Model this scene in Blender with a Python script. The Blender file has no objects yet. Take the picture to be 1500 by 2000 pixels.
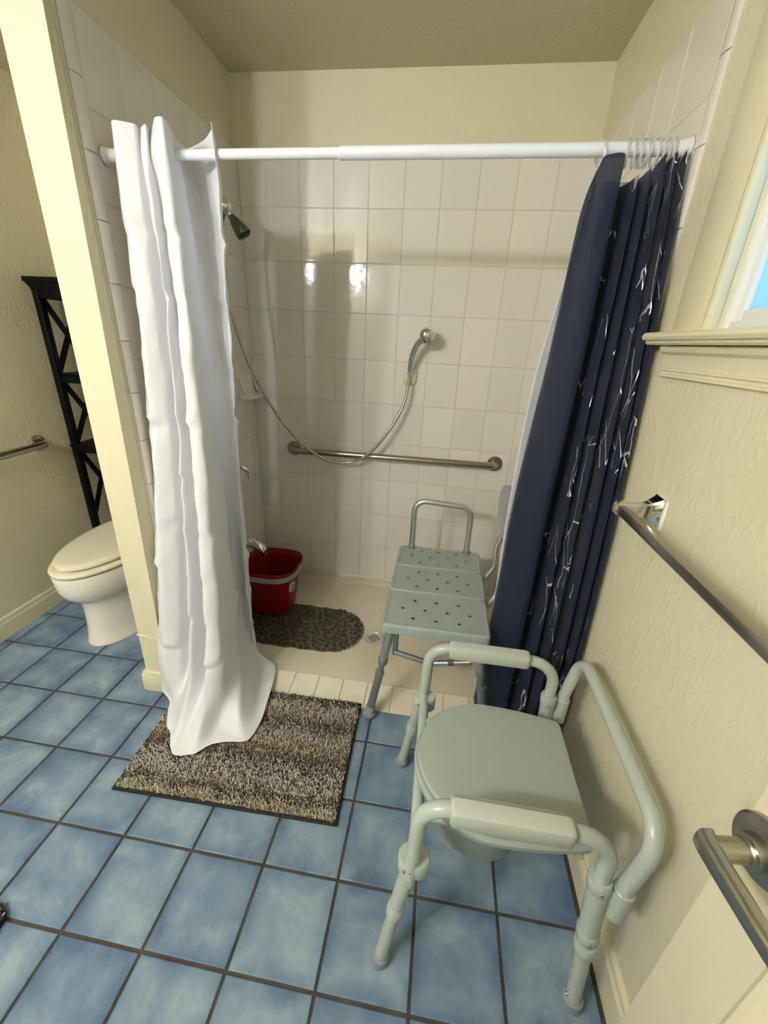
import bpy, bmesh, math, random
from mathutils import Vector, Matrix
random.seed(7)
S = bpy.context.scene
COL = S.collection

# ------------------------------------------------------------------ camera
cam_d = bpy.data.cameras.new('camera'); cam = bpy.data.objects.new('camera', cam_d); COL.objects.link(cam)
cam_d.sensor_fit = 'VERTICAL'; cam_d.sensor_height = 24.0; cam_d.sensor_width = 18.0
cam_d.lens = 24.0*794.5/2000.0; cam_d.clip_start = 0.02
rt = Vector((0.98855593, 0.14410873, 0.04460778)); up = Vector((-0.09665617, 0.37803568, 0.92073156)); fw = Vector((-0.11582212, 0.91450626, -0.38763841))
M = Matrix.Identity(4)
for i in range(3):
    M[i][0] = rt[i]; M[i][1] = up[i]; M[i][2] = -fw[i]
M.translation = (1.00387, -2.08091, 1.37952)
cam.matrix_world = M
S.camera = cam

# ------------------------------------------------------------------ world, exposure
W = bpy.data.worlds.new('world'); S.world = W; W.use_nodes = True
wn = W.node_tree; bg = wn.nodes['Background']
bg.inputs[0].default_value = (0.32, 0.62, 1.0, 1); bg.inputs[1].default_value = 1.1
S.view_settings.view_transform = 'Standard'; S.view_settings.look = 'None'
S.view_settings.gamma = 1.0; S.view_settings.use_curve_mapping = False
S.view_settings.exposure = 1.1
VANITY = 140.0      # radiance of the vanity globes

# ------------------------------------------------------------------ materials
def rgb(h, g=None, b=None):
    if g is None: c = h
    else: c = (h, g, b)
    return tuple(((x/255)/12.92 if x/255 <= .04045 else ((x/255+.055)/1.055)**2.4) for x in c)
MATS = {}
def mat(name, col, rough=.5, metal=0., spec=.5, bump=None, var=None, coat=0., trans=0., ior=1.45, sheen=0.):
    """bump=(scale,strength,detail[,dist]); var=(scale,colour2,lo,hi)"""
    m = bpy.data.materials.new(name); m.use_nodes = True; MATS[name] = m
    nt = m.node_tree; b = nt.nodes['Principled BSDF']
    b.inputs['Base Color'].default_value = (*col, 1); b.inputs['Roughness'].default_value = rough
    b.inputs['Metallic'].default_value = metal; b.inputs['Specular IOR Level'].default_value = spec
    b.inputs['Coat Weight'].default_value = coat; b.inputs['Coat Roughness'].default_value = .08
    b.inputs['Transmission Weight'].default_value = trans; b.inputs['IOR'].default_value = ior
    b.inputs['Sheen Weight'].default_value = sheen
    tc = nt.nodes.new('ShaderNodeTexCoord')
    if bump:
        n = nt.nodes.new('ShaderNodeTexNoise'); n.inputs['Scale'].default_value = bump[0]; n.inputs['Detail'].default_value = bump[2]
        nt.links.new(tc.outputs['Object'], n.inputs['Vector'])
        bp = nt.nodes.new('ShaderNodeBump'); bp.inputs['Strength'].default_value = bump[1]; bp.inputs['Distance'].default_value = bump[3] if len(bump) > 3 else .01
        nt.links.new(n.outputs['Fac'], bp.inputs['Height']); nt.links.new(bp.outputs['Normal'], b.inputs['Normal'])
    if var:
        n = nt.nodes.new('ShaderNodeTexNoise'); n.inputs['Scale'].default_value = var[0]; n.inputs['Detail'].default_value = 4
        nt.links.new(tc.outputs['Object'], n.inputs['Vector'])
        r = nt.nodes.new('ShaderNodeValToRGB'); r.color_ramp.elements[0].position = var[2]; r.color_ramp.elements[1].position = var[3]
        r.color_ramp.elements[0].color = (*col, 1); r.color_ramp.elements[1].color = (*var[1], 1)
        nt.links.new(n.outputs['Fac'], r.inputs['Fac']); nt.links.new(r.outputs['Color'], b.inputs['Base Color'])
    return m
def bsdf(m): return m.node_tree.nodes['Principled BSDF']

def paint(name, col, strength=.24, rough=.38):
    """hand-textured (knock-down) wall paint"""
    m = mat(name, col, rough, spec=.4); nt = m.node_tree; b = bsdf(m)
    tc = nt.nodes.new('ShaderNodeTexCoord')
    mp = nt.nodes.new('ShaderNodeMapping'); mp.inputs['Scale'].default_value = (1, 1, .55); nt.links.new(tc.outputs['Object'], mp.inputs[0])
    n1 = nt.nodes.new('ShaderNodeTexNoise'); n1.inputs['Scale'].default_value = 48; n1.inputs['Detail'].default_value = 3; n1.inputs['Distortion'].default_value = .9
    n2 = nt.nodes.new('ShaderNodeTexNoise'); n2.inputs['Scale'].default_value = 9; n2.inputs['Detail'].default_value = 2
    nt.links.new(mp.outputs[0], n1.inputs['Vector']); nt.links.new(mp.outputs[0], n2.inputs['Vector'])
    r = nt.nodes.new('ShaderNodeValToRGB'); r.color_ramp.elements[0].position = .50; r.color_ramp.elements[1].position = .68
    nt.links.new(n1.outputs['Fac'], r.inputs['Fac'])
    mul = nt.nodes.new('ShaderNodeMath'); mul.operation = 'MULTIPLY'; nt.links.new(r.outputs['Color'], mul.inputs[0]); nt.links.new(n2.outputs['Fac'], mul.inputs[1])
    bp = nt.nodes.new('ShaderNodeBump'); bp.inputs['Strength'].default_value = strength; bp.inputs['Distance'].default_value = .005
    nt.links.new(mul.outputs[0], bp.inputs['Height']); nt.links.new(bp.outputs['Normal'], b.inputs['Normal'])
    return m

paint('wall_paint', rgb(221, 213, 183))
paint('ceiling_paint', rgb(204, 195, 160), .2)
mat('trim_paint', rgb(226, 217, 186), .32, bump=(60, .08, 2))
mat('door_paint', rgb(222, 213, 184), .35, bump=(30, .05, 2))
mat('vinyl', rgb(235, 235, 230), .35)
mat('wall_grout', rgb(206, 199, 186), .8)
mat('pan', rgb(228, 218, 196), .32, var=(3, rgb(214, 202, 176), .4, .7), bump=(150, .08, 2, .002))
mat('curb_tile', rgb(238, 230, 212), .3, var=(6, rgb(228, 216, 192), .4, .7))
mat('floor_grout', rgb(70, 64, 58), .9, bump=(200, .4, 3, .003), var=(9, rgb(92, 82, 70), .4, .7))

m = mat('wall_tile', rgb(231, 226, 216), .09, spec=.55); nt = m.node_tree
tc = nt.nodes.new('ShaderNodeTexCoord'); oi = nt.nodes.new('ShaderNodeObjectInfo')
ad = nt.nodes.new('ShaderNodeVectorMath'); ad.operation = 'ADD'
nt.links.new(tc.outputs['Object'], ad.inputs[0]); nt.links.new(oi.outputs['Location'], ad.inputs[1])
n = nt.nodes.new('ShaderNodeTexNoise'); n.inputs['Scale'].default_value = 14; n.inputs['Detail'].default_value = 2; nt.links.new(ad.outputs[0], n.inputs['Vector'])
bp = nt.nodes.new('ShaderNodeBump'); bp.inputs['Strength'].default_value = .16; bp.inputs['Distance'].default_value = .006
nt.links.new(n.outputs['Fac'], bp.inputs['Height']); nt.links.new(bp.outputs['Normal'], bsdf(m).inputs['Normal'])
mx = nt.nodes.new('ShaderNodeMix'); mx.data_type = 'RGBA'; mx.inputs[6].default_value = (*rgb(231, 225, 214), 1); mx.inputs[7].default_value = (*rgb(224, 218, 207), 1)
nt.links.new(oi.outputs['Random'], mx.inputs[0]); nt.links.new(mx.outputs[2], bsdf(m).inputs['Base Color'])

# mottled blue floor tile
m = mat('floor_tile', rgb(110, 140, 165), .42, spec=.4); nt = m.node_tree; b = bsdf(m)
tc = nt.nodes.new('ShaderNodeTexCoord'); oi = nt.nodes.new('ShaderNodeObjectInfo')
cm = nt.nodes.new('ShaderNodeCombineXYZ'); ml = nt.nodes.new('ShaderNodeMath'); ml.operation = 'MULTIPLY'; ml.inputs[1].default_value = 37.
nt.links.new(oi.outputs['Random'], ml.inputs[0]); nt.links.new(ml.outputs[0], cm.inputs[0]); nt.links.new(ml.outputs[0], cm.inputs[2])
ad = nt.nodes.new('ShaderNodeVectorMath'); ad.operation = 'ADD'; nt.links.new(tc.outputs['Object'], ad.inputs[0]); nt.links.new(cm.outputs[0], ad.inputs[1])
n1 = nt.nodes.new('ShaderNodeTexNoise'); n1.inputs['Scale'].default_value = 7.5; n1.inputs['Detail'].default_value = 5; n1.inputs['Roughness'].default_value = .55; n1.inputs['Distortion'].default_value = .5
n2 = nt.nodes.new('ShaderNodeTexNoise'); n2.inputs['Scale'].default_value = 60; n2.inputs['Detail'].default_value = 6; n2.inputs['Roughness'].default_value = .7
nt.links.new(ad.outputs[0], n1.inputs['Vector']); nt.links.new(ad.outputs[0], n2.inputs['Vector'])
# pooled darker glaze towards the tile's own edges
sp = nt.nodes.new('ShaderNodeSeparateXYZ'); nt.links.new(tc.outputs['Object'], sp.inputs[0])
ax = nt.nodes.new('ShaderNodeMath'); ax.operation = 'ABSOLUTE'; ay = nt.nodes.new('ShaderNodeMath'); ay.operation = 'ABSOLUTE'
nt.links.new(sp.outputs[0], ax.inputs[0]); nt.links.new(sp.outputs[1], ay.inputs[0])
mxm = nt.nodes.new('ShaderNodeMath'); mxm.operation = 'MAXIMUM'; nt.links.new(ax.outputs[0], mxm.inputs[0]); nt.links.new(ay.outputs[0], mxm.inputs[1])
mr = nt.nodes.new('ShaderNodeMapRange'); mr.inputs[1].default_value = .06; mr.inputs[2].default_value = .104; mr.inputs[3].default_value = 0; mr.inputs[4].default_value = -.20
nt.links.new(mxm.outputs[0], mr.inputs[0])
s1 = nt.nodes.new('ShaderNodeMath'); s1.operation = 'ADD'; nt.links.new(n1.outputs['Fac'], s1.inputs[0]); nt.links.new(mr.outputs[0], s1.inputs[1])
s2 = nt.nodes.new('ShaderNodeMath'); s2.operation = 'MULTIPLY_ADD'; s2.inputs[1].default_value = .22; nt.links.new(n2.outputs['Fac'], s2.inputs[0]); nt.links.new(s1.outputs[0], s2.inputs[2])
s3 = nt.nodes.new('ShaderNodeMath'); s3.operation = 'MULTIPLY_ADD'; s3.inputs[1].default_value = .10; nt.links.new(oi.outputs['Random'], s3.inputs[0]); nt.links.new(s2.outputs[0], s3.inputs[2])
r = nt.nodes.new('ShaderNodeValToRGB'); e = r.color_ramp.elements
e[0].position = .34; e[0].color = (*rgb(88, 109, 138), 1); e[1].position = .88; e[1].color = (*rgb(156, 172, 180), 1)
x = e.new(.52); x.color = (*rgb(112, 134, 158), 1); x = e.new(.70); x.color = (*rgb(133, 154, 171), 1)
nt.links.new(s3.outputs[0], r.inputs['Fac']); nt.links.new(r.outputs['Color'], b.inputs['Base Color'])
bp = nt.nodes.new('ShaderNodeBump'); bp.inputs['Strength'].default_value = .18; bp.inputs['Distance'].default_value = .004
nt.links.new(s2.outputs[0], bp.inputs['Height']); nt.links.new(bp.outputs['Normal'], b.inputs['Normal'])

mat('chrome', (.78, .78, .77), .08, 1.)
mat('dull_chrome', rgb(120, 120, 112), .22, .9)
mat('steel', rgb(176, 168, 156), .26, 1., bump=(80, .05, 2))
mat('nickel', rgb(168, 164, 156), .28, 1.)
mat('aluminium', rgb(206, 208, 208), .34, .9)
mat('hose_metal', rgb(188, 182, 168), .22, 1.)
mat('black', (.006, .006, .006), .5)
mat('rod_white', rgb(236, 236, 240), .22)
mat('ceramic', rgb(236, 230, 216), .1, spec=.6)
mat('toilet_china', rgb(238, 233, 222), .1, spec=.6)
mat('seat_plastic', rgb(236, 229, 206), .2)
mat('ivory', rgb(232, 222, 192), .3)
mat('shelf_black', (.003, .0027, .0027), .5, spec=.15)
mat('bucket_red', rgb(128, 7, 15), .38)
mat('bucket_rim', rgb(150, 148, 146), .4)
mat('sticker', rgb(225, 222, 218), .5)
mat('sticker_ink', rgb(92, 90, 92), .5)
mat('bench_plastic', rgb(158, 168, 164), .42, bump=(400, .12, 2, .001))
mat('bench_leg', rgb(150, 156, 160), .34, .6)
mat('rubber', rgb(140, 148, 150), .55)
mat('commode_paint', rgb(178, 187, 178), .25, spec=.5)
mat('commode_lid', rgb(164, 174, 165), .22, spec=.5)
mat('commode_foam', rgb(188, 194, 182), .6, bump=(260, .2, 3, .002))
mat('pail', rgb(140, 152, 146), .4)
mat('mat_sheet', rgb(106, 97, 82), .22)
mat('pebble', rgb(66, 56, 44), .12, spec=.6, var=(30, rgb(44, 36, 26), .35, .65))
mat('rug_backing', rgb(40, 38, 37), .9)
mat('rug_ground', rgb(104, 94, 82), .95)
mat('drain_metal', rgb(216, 212, 204), .35, .8)

m = mat('white_cloth', rgb(246, 246, 250), .42, spec=.35, bump=(11, .30, 1.5, .014)); nt = m.node_tree; b = bsdf(m)
tr = nt.nodes.new('ShaderNodeBsdfTranslucent'); tr.inputs[0].default_value = (.88, .88, .88, 1)
mx = nt.nodes.new('ShaderNodeMixShader'); mx.inputs[0].default_value = .20; out = nt.nodes['Material Output']
nt.links.new(b.outputs[0], mx.inputs[1]); nt.links.new(tr.outputs[0], mx.inputs[2]); nt.links.new(mx.outputs[0], out.inputs[0])

# navy sheer fabric with broken silver foil veins (UV: u = cloth width, v = height, in metres)
m = mat('navy_cloth', rgb(34, 39, 62), .6, spec=.25, sheen=.25); nt = m.node_tree; b = bsdf(m)
b.inputs['Sheen Tint'].default_value = (.45, .48, .6, 1)
uv = nt.nodes.new('ShaderNodeUVMap')
nz = nt.nodes.new('ShaderNodeTexNoise'); nz.inputs['Scale'].default_value = 9; nz.inputs['Detail'].default_value = 3
nt.links.new(uv.outputs[0], nz.inputs['Vector'])
sub = nt.nodes.new('ShaderNodeVectorMath'); sub.operation = 'SUBTRACT'; sub.inputs[1].default_value = (.5, .5, .5); nt.links.new(nz.outputs['Color'], sub.inputs[0])
scl = nt.nodes.new('ShaderNodeVectorMath'); scl.operation = 'SCALE'; scl.inputs['Scale'].default_value = .03; nt.links.new(sub.outputs[0], scl.inputs[0])
ad = nt.nodes.new('ShaderNodeVectorMath'); ad.operation = 'ADD'; nt.links.new(uv.outputs[0], ad.inputs[0]); nt.links.new(scl.outputs[0], ad.inputs[1])
def veins(scale, rot, width):
    mp = nt.nodes.new('ShaderNodeMapping'); mp.inputs['Rotation'].default_value = (0, 0, rot); mp.inputs['Scale'].default_value = (1, .30, 1); nt.links.new(ad.outputs[0], mp.inputs[0])
    v = nt.nodes.new('ShaderNodeTexVoronoi'); v.feature = 'DISTANCE_TO_EDGE'; v.inputs['Scale'].default_value = scale; nt.links.new(mp.outputs[0], v.inputs['Vector'])
    wn_ = nt.nodes.new('ShaderNodeTexNoise'); wn_.inputs['Scale'].default_value = 7; nt.links.new(uv.outputs[0], wn_.inputs['Vector'])
    wr = nt.nodes.new('ShaderNodeMapRange'); wr.inputs[1].default_value = .34; wr.inputs[2].default_value = .74; wr.inputs[3].default_value = 0; wr.inputs[4].default_value = width; nt.links.new(wn_.outputs['Fac'], wr.inputs[0])
    lt = nt.nodes.new('ShaderNodeMath'); lt.operation = 'LESS_THAN'; nt.links.new(v.outputs['Distance'], lt.inputs[0]); nt.links.new(wr.outputs[0], lt.inputs[1])
    return lt
v1 = veins(9.0, .22, .020); v2 = veins(16, -.25, .022)
mm = nt.nodes.new('ShaderNodeMath'); mm.operation = 'MAXIMUM'; nt.links.new(v1.outputs[0], mm.inputs[0]); nt.links.new(v2.outputs[0], mm.inputs[1])
nb = nt.nodes.new('ShaderNodeTexNoise'); nb.inputs['Scale'].default_value = 4.0; nb.inputs['Detail'].default_value = 2; nt.links.new(uv.outputs[0], nb.inputs['Vector'])
g1 = nt.nodes.new('ShaderNodeMath'); g1.operation = 'GREATER_THAN'; g1.inputs[1].default_value = .52; nt.links.new(nb.outputs['Fac'], g1.inputs[0])
su = nt.nodes.new('ShaderNodeSeparateXYZ'); nt.links.new(uv.outputs[0], su.inputs[0])
g2 = nt.nodes.new('ShaderNodeMath'); g2.operation = 'GREATER_THAN'; g2.inputs[1].default_value = .17; nt.links.new(su.outputs[0], g2.inputs[0])
p1 = nt.nodes.new('ShaderNodeMath'); p1.operation = 'MULTIPLY'; nt.links.new(mm.outputs[0], p1.inputs[0]); nt.links.new(g1.outputs[0], p1.inputs[1])
p2 = nt.nodes.new('ShaderNodeMath'); p2.operation = 'MULTIPLY'; nt.links.new(p1.outputs[0], p2.inputs[0]); nt.links.new(g2.outputs[0], p2.inputs[1])
foil = nt.nodes.new('ShaderNodeBsdfPrincipled'); foil.inputs['Base Color'].default_value = (.85, .86, .88, 1); foil.inputs['Metallic'].default_value = .55; foil.inputs['Roughness'].default_value = .34
tr = nt.nodes.new('ShaderNodeBsdfTransparent')
sheer = nt.nodes.new('ShaderNodeMixShader'); sheer.inputs[0].default_value = .26; out = nt.nodes['Material Output']
nt.links.new(b.outputs[0], sheer.inputs[1]); nt.links.new(tr.outputs[0], sheer.inputs[2])
mx = nt.nodes.new('ShaderNodeMixShader'); nt.links.new(p2.outputs[0], mx.inputs[0]); nt.links.new(sheer.outputs[0], mx.inputs[1]); nt.links.new(foil.outputs[0], mx.inputs[2])
nt.links.new(mx.outputs[0], out.inputs[0])

m = mat('clear_plastic', (.92, .94, .92), .06, trans=.0)
nt = m.node_tree; tr = nt.nodes.new('ShaderNodeBsdfTransparent'); gl = nt.nodes.new('ShaderNodeBsdfGlossy'); gl.inputs['Roughness'].default_value = .06
fr = nt.nodes.new('ShaderNodeLayerWeight'); fr.inputs[0].default_value = .55
mx = nt.nodes.new('ShaderNodeMixShader'); nt.links.new(fr.outputs['Facing'], mx.inputs[0]); nt.links.new(tr.outputs[0], mx.inputs[1]); nt.links.new(gl.outputs[0], mx.inputs[2])
bsdf(m).inputs['Base Color'].default_value = (.9, .92, .9, 1)
mx2 = nt.nodes.new('ShaderNodeMixShader'); mx2.inputs[0].default_value = .30; nt.links.new(mx.outputs[0], mx2.inputs[1]); nt.links.new(bsdf(m).outputs[0], mx2.inputs[2])
nt.links.new(mx2.outputs[0], nt.nodes['Material Output'].inputs[0])

m = mat('frosted_pane', (.7, .85, .95), .5); nt = m.node_tree
tl = nt.nodes.new('ShaderNodeBsdfTranslucent'); tl.inputs[0].default_value = (.72, .86, .92, 1)
n = nt.nodes.new('ShaderNodeTexNoise'); n.inputs['Scale'].default_value = 170; tc = nt.nodes.new('ShaderNodeTexCoord'); nt.links.new(tc.outputs['Object'], n.inputs['Vector'])
bp = nt.nodes.new('ShaderNodeBump'); bp.inputs['Strength'].default_value = .8; nt.links.new(n.outputs['Fac'], bp.inputs['Height']); nt.links.new(bp.outputs[0], tl.inputs['Normal'])
mx = nt.nodes.new('ShaderNodeMixShader'); mx.inputs[0].default_value = .12
nt.links.new(tl.outputs[0], mx.inputs[1]); nt.links.new(bsdf(m).outputs[0], mx.inputs[2]); nt.links.new(mx.outputs[0], nt.nodes['Material Output'].inputs[0])

def emit(name, col, st):
    m = bpy.data.materials.new(name); m.use_nodes = True; MATS[name] = m; nt = m.node_tree
    b = nt.nodes['Principled BSDF']; b.inputs['Base Color'].default_value = (.9, .9, .88, 1)
    b.inputs['Emission Color'].default_value = (*col, 1); b.inputs['Emission Strength'].default_value = st
emit('globe_glow', (1., 1.04, 1.17), VANITY)

m = mat('yarn', (.3, .25, .2), .95, spec=.1); nt = m.node_tree
va = nt.nodes.new('ShaderNodeVertexColor'); va.layer_name = 'yarn_colour'
nt.links.new(va.outputs['Color'], bsdf(m).inputs['Base Color'])

# ------------------------------------------------------------------ mesh helpers
class MB:
    def __init__(s): s.v = []; s.f = []; s.smooth = True
    def add(s, v, f):
        o = len(s.v); s.v += [tuple(p) for p in v]; s.f += [tuple(i+o for i in q) for q in f]; return s
    def box(s, x0, y0, z0, x1, y1, z1, bev=0., seg=2, mtx=None):
        bm = bmesh.new(); bmesh.ops.create_cube(bm, size=1)
        for v in bm.verts: v.co = Vector((x0+(v.co.x+.5)*(x1-x0), y0+(v.co.y+.5)*(y1-y0), z0+(v.co.z+.5)*(z1-z0)))
        if bev: bmesh.ops.bevel(bm, geom=bm.edges[:], offset=bev, segments=seg, profile=.5, affect='EDGES')
        if mtx is not None:
            for v in bm.verts: v.co = mtx @ v.co
        bm.verts.index_update(); s.add([v.co[:] for v in bm.verts], [[v.index for v in f.verts] for f in bm.faces]); bm.free(); return s
    def loft(s, rings, cap=True, closed=True):
        n = len(rings[0]); v = [p for r in rings for p in r]; f = []
        for i in range(len(rings)-1):
            for j in range(n if closed else n-1):
                k = (j+1) % n; f.append((i*n+j, i*n+k, (i+1)*n+k, (i+1)*n+j))
        if cap and closed:
            f.append(tuple(range(n))[::-1]); f.append(tuple((len(rings)-1)*n+j for j in range(n)))
        return s.add(v, f)
    def tube(s, path, r, seg=12, cap=True, closed=False):
        P = [Vector(p) for p in path]; n = len(P); R = r if isinstance(r, (list, tuple)) else [r]*n
        T = []
        for i in range(n):
            a = P[i-1] if (i > 0 or closed) else P[i]; b = P[(i+1) % n] if (i < n-1 or closed) else P[i]
            T.append((b-a).normalized())
        u = T[0].orthogonal().normalized(); rings = []
        for i in range(n):
            u = (u - T[i]*u.dot(T[i])).normalized(); w = T[i].cross(u)
            rings.append([tuple(P[i]+R[i]*(math.cos(2*math.pi*k/seg)*u+math.sin(2*math.pi*k/seg)*w)) for k in range(seg)])
        if closed: rings.append(rings[0])
        return s.loft(rings, cap and not closed)
    def lathe(s, prof, c=(0, 0, 0), axis=(0, 0, 1), seg=24, cap=True):
        a = Vector(axis).normalized(); u = a.orthogonal().normalized(); w = a.cross(u); c = Vector(c)
        rings = [[tuple(c+a*h+max(r, 1e-5)*(math.cos(2*math.pi*k/seg)*u+math.sin(2*math.pi*k/seg)*w)) for k in range(seg)] for r, h in prof]
        return s.loft(rings, cap)
    def sphere(s, c, r, seg=16, rings=10, sc=(1, 1, 1)):
        R = []
        for i in range(rings+1):
            t = math.pi*i/rings; rr = max(math.sin(t), 1e-4)
            R.append([(c[0]+r*sc[0]*rr*math.cos(2*math.pi*k/seg), c[1]+r*sc[1]*rr*math.sin(2*math.pi*k/seg), c[2]-r*sc[2]*math.cos(t)) for k in range(seg)])
        return s.loft(R)
    def grid(s, rows):
        n = len(rows[0]); f = [(i*n+j, i*n+j+1, (i+1)*n+j+1, (i+1)*n+j) for i in range(len(rows)-1) for j in range(n-1)]
        return s.add([p for r in rows for p in r], f)
def fillet(pts, rad, n=6):
    P = [Vector(p) for p in pts]; out = [P[0]]
    for i in range(1, len(P)-1):
        a = (P[i-1]-P[i]); b = (P[i+1]-P[i]); r = rad[i-1] if isinstance(rad, (list, tuple)) else rad
        la, lb = a.length, b.length; a.normalize(); b.normalize()
        ang = a.angle(b)
        if ang > math.pi-.02: out.append(P[i]); continue
        d = min(r/math.tan(ang/2), la*.49, lb*.49); rr = d*math.tan(ang/2)
        bis = (a+b).normalized(); c = P[i]+bis*(rr/math.sin(ang/2))
        s0 = P[i]+a*d-c; s1 = P[i]+b*d-c; th = s0.angle(s1); axs = s0.cross(s1).normalized()
        for k in range(n+1): out.append(c+Matrix.Rotation(th*k/n, 3, axs) @ s0)
    out.append(P[-1]); return out
def cat(pts, n, ten=.5):
    """Catmull-Rom through control tuples, n steps per span"""
    P = [Vector(p) for p in pts]; out = []
    for i in range(len(P)-1):
        p0 = P[max(i-1, 0)]; p1 = P[i]; p2 = P[i+1]; p3 = P[min(i+2, len(P)-1)]
        for k in range(n):
            t = k/n; m1 = (p2-p0)*ten; m2 = (p3-p1)*ten; out.append((2*t**3-3*t*t+1)*p1+(t**3-2*t*t+t)*m1+(3*t*t-2*t**3)*p2+(t**3-t*t)*m2)
    out.append(P[-1]); return out

def wloc(o):
    v = Vector((0, 0, 0))
    while o is not None: v += o.location; o = o.parent
    return v
def obj(name, mb, mt, parent=None, sharp=35, origin=None):
    me = bpy.data.meshes.new(name)
    if parent is not None: base = wloc(parent)
    elif origin is not None: base = Vector(origin)
    else:
        xs = [p[0] for p in mb.v]; ys = [p[1] for p in mb.v]; zs = [p[2] for p in mb.v]
        base = Vector(((min(xs)+max(xs))/2, (min(ys)+max(ys))/2, min(zs)))
    me.from_pydata([(p[0]-base.x, p[1]-base.y, p[2]-base.z) for p in mb.v], [], mb.f)
    bm = bmesh.new(); bm.from_mesh(me); bmesh.ops.recalc_face_normals(bm, faces=bm.faces[:]); bm.to_mesh(me); bm.free()
    if sharp:
        for p in me.polygons: p.use_smooth = True
        me.set_sharp_from_angle(angle=math.radians(sharp))
    me.materials.append(MATS[mt]); o = bpy.data.objects.new(name, me); COL.objects.link(o)
    if parent is not None: o.parent = parent
    else: o.location = base
    return o
def cut(o, mb, mt, sharp=40):
    """cut real holes: subtract the closed shapes in mb (world coordinates) from o"""
    t = obj('cutter', mb, mt, o.parent, sharp=0)
    md = o.modifiers.new('holes', 'BOOLEAN'); md.operation = 'DIFFERENCE'; md.solver = 'EXACT'; md.object = t
    bpy.context.view_layer.update()
    me = bpy.data.meshes.new_from_object(o.evaluated_get(bpy.context.evaluated_depsgraph_get()))
    o.modifiers.clear(); o.data = me; bpy.data.objects.remove(t)
    me.set_sharp_from_angle(angle=math.radians(sharp))
    return o
def tag(o, label, cat_, group=None):
    o['label'] = label; o['category'] = cat_
    if group: o['group'] = group
    return o
def thing(name, label, cat_, loc, group=None):
    o = bpy.data.objects.new(name, None); COL.objects.link(o); o.location = loc; o.empty_display_size = .05
    return tag(o, label, cat_, group)
def struct(o): o['kind'] = 'structure'; return o
def B(*a, **k): return MB().box(*a, **k)
def T(*a, **k): return MB().tube(*a, **k)
def L(*a, **k): return MB().lathe(*a, **k)

# ------------------------------------------------------------------ the room
XL, XR = -.94, 1.512          # room walls
YB, YF = .006, -2.95          # back, front
ZC = 2.35
TX0, TX1 = .03, 1.510         # tiled faces of the alcove
TT = 2.102                    # tile top
floor = struct(obj('floor', B(XL-.1, YF-.1, -.12, XR+.1, .1, -.004), 'floor_grout', origin=(0, 0, 0)))
struct(obj('ceiling', B(XL-.1, YF-.1, ZC, XR+.1, .1, ZC+.1), 'ceiling_paint', origin=(0, 0, ZC)))
wall_back = struct(obj('wall_back', B(XL-.1, YB, -.1, XR+.1, YB+.1, ZC+.05), 'wall_paint', origin=(0, 0, 0)))
struct(obj('wall_left', B(XL-.1, YF-.1, -.1, XL, .1, ZC+.05), 'wall_paint', origin=(0, 0, 0)))
struct(obj('wall_front', B(XL-.1, YF-.1, -.1, XR+.1, YF, ZC+.05), 'wall_paint', origin=(0, 0, 0)))
# right wall with the window opening
WY0, WY1, WZ0, WZ1 = -1.13, -1.92, 1.425, 2.02
mb = MB()
mb.box(XR, WY0, -.1, XR+.12, .1, ZC+.05); mb.box(XR, YF-.1, -.1, XR+.12, WY1, ZC+.05)
mb.box(XR, WY1, -.1, XR+.12, WY0, WZ0); mb.box(XR, WY1, WZ1, XR+.12, WY0, ZC+.05)
wall_right = struct(obj('wall_right', mb, 'wall_paint', origin=(0, 0, 0)))
# partition between toilet and shower (its end leans a little, as built)
PE = -.945
def quadprism(p):   # p: 4 bottom points, 4 top points
    return MB().add(p, [(0, 1, 2, 3), (7, 6, 5, 4), (0, 4, 5, 1), (1, 5, 6, 2), (2, 6, 7, 3), (3, 7, 4, 0)])
_b = [(-.088, PE), (.0, PE), (.020, -.888), (.020, YB+.02), (-.088, YB+.02)]; _t = [(-.068, PE), (.056, PE), (.020, -.888), (.020, YB+.02), (-.068, YB+.02)]
wall_part = struct(obj('wall_partition', MB().loft([[(x, y, -.05) for x, y in _b], [(x, y, ZC+.02) for x, y in _t]]), 'wall_paint', sharp=0, origin=(0, 0, 0)))
# cracked paint ridge low on the partition end
ridge = [(-.086+.011*i, PE-.002-.002*random.random(), .288-.006*i/2+.007*random.uniform(-1, 1)) for i in range(9)]
obj('paint_crack', T(cat(ridge, 3), [.0035+.0025*random.random() for _ in range(25)], 6), 'wall_paint', wall_part)

# ---- tiles
_tm = {}
def tile_mesh(w, h, t, bev, mt):
    k = (round(w, 4), round(h, 4), t, bev, mt)
    if k not in _tm:
        a, b_ = w/2, h/2; c, d = a-bev, b_-bev
        v = [(-a, -b_, -.003), (a, -b_, -.003), (a, b_, -.003), (-a, b_, -.003), (-a, -b_, t-bev*.7), (a, -b_, t-bev*.7), (a, b_, t-bev*.7), (-a, b_, t-bev*.7), (-c, -d, t), (c, -d, t), (c, d, t), (-c, d, t)]
        f = [(0, 1, 5, 4), (1, 2, 6, 5), (2, 3, 7, 6), (3, 0, 4, 7), (4, 5, 9, 8), (5, 6, 10, 9), (6, 7, 11, 10), (7, 4, 8, 11), (8, 9, 10, 11)]
        me = bpy.data.meshes.new('tile'); me.from_pydata(v, [], f); me.materials.append(MATS[mt])
        for p in me.polygons: p.use_smooth = False
        _tm[k] = me
    return _tm[k]
def tile(parent, me, loc, rot=None, name='tile'):
    o = bpy.data.objects.new(name, me); COL.objects.link(o); o.parent = parent
    o.location = Vector(loc)-wloc(parent)
    if rot is not None: o.rotation_euler = rot
    return o
G = .0014
ROWS = [(TT-.2032*i, TT-.2032*(i+1)) for i in range(10)]+[(.070, .044)]
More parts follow.
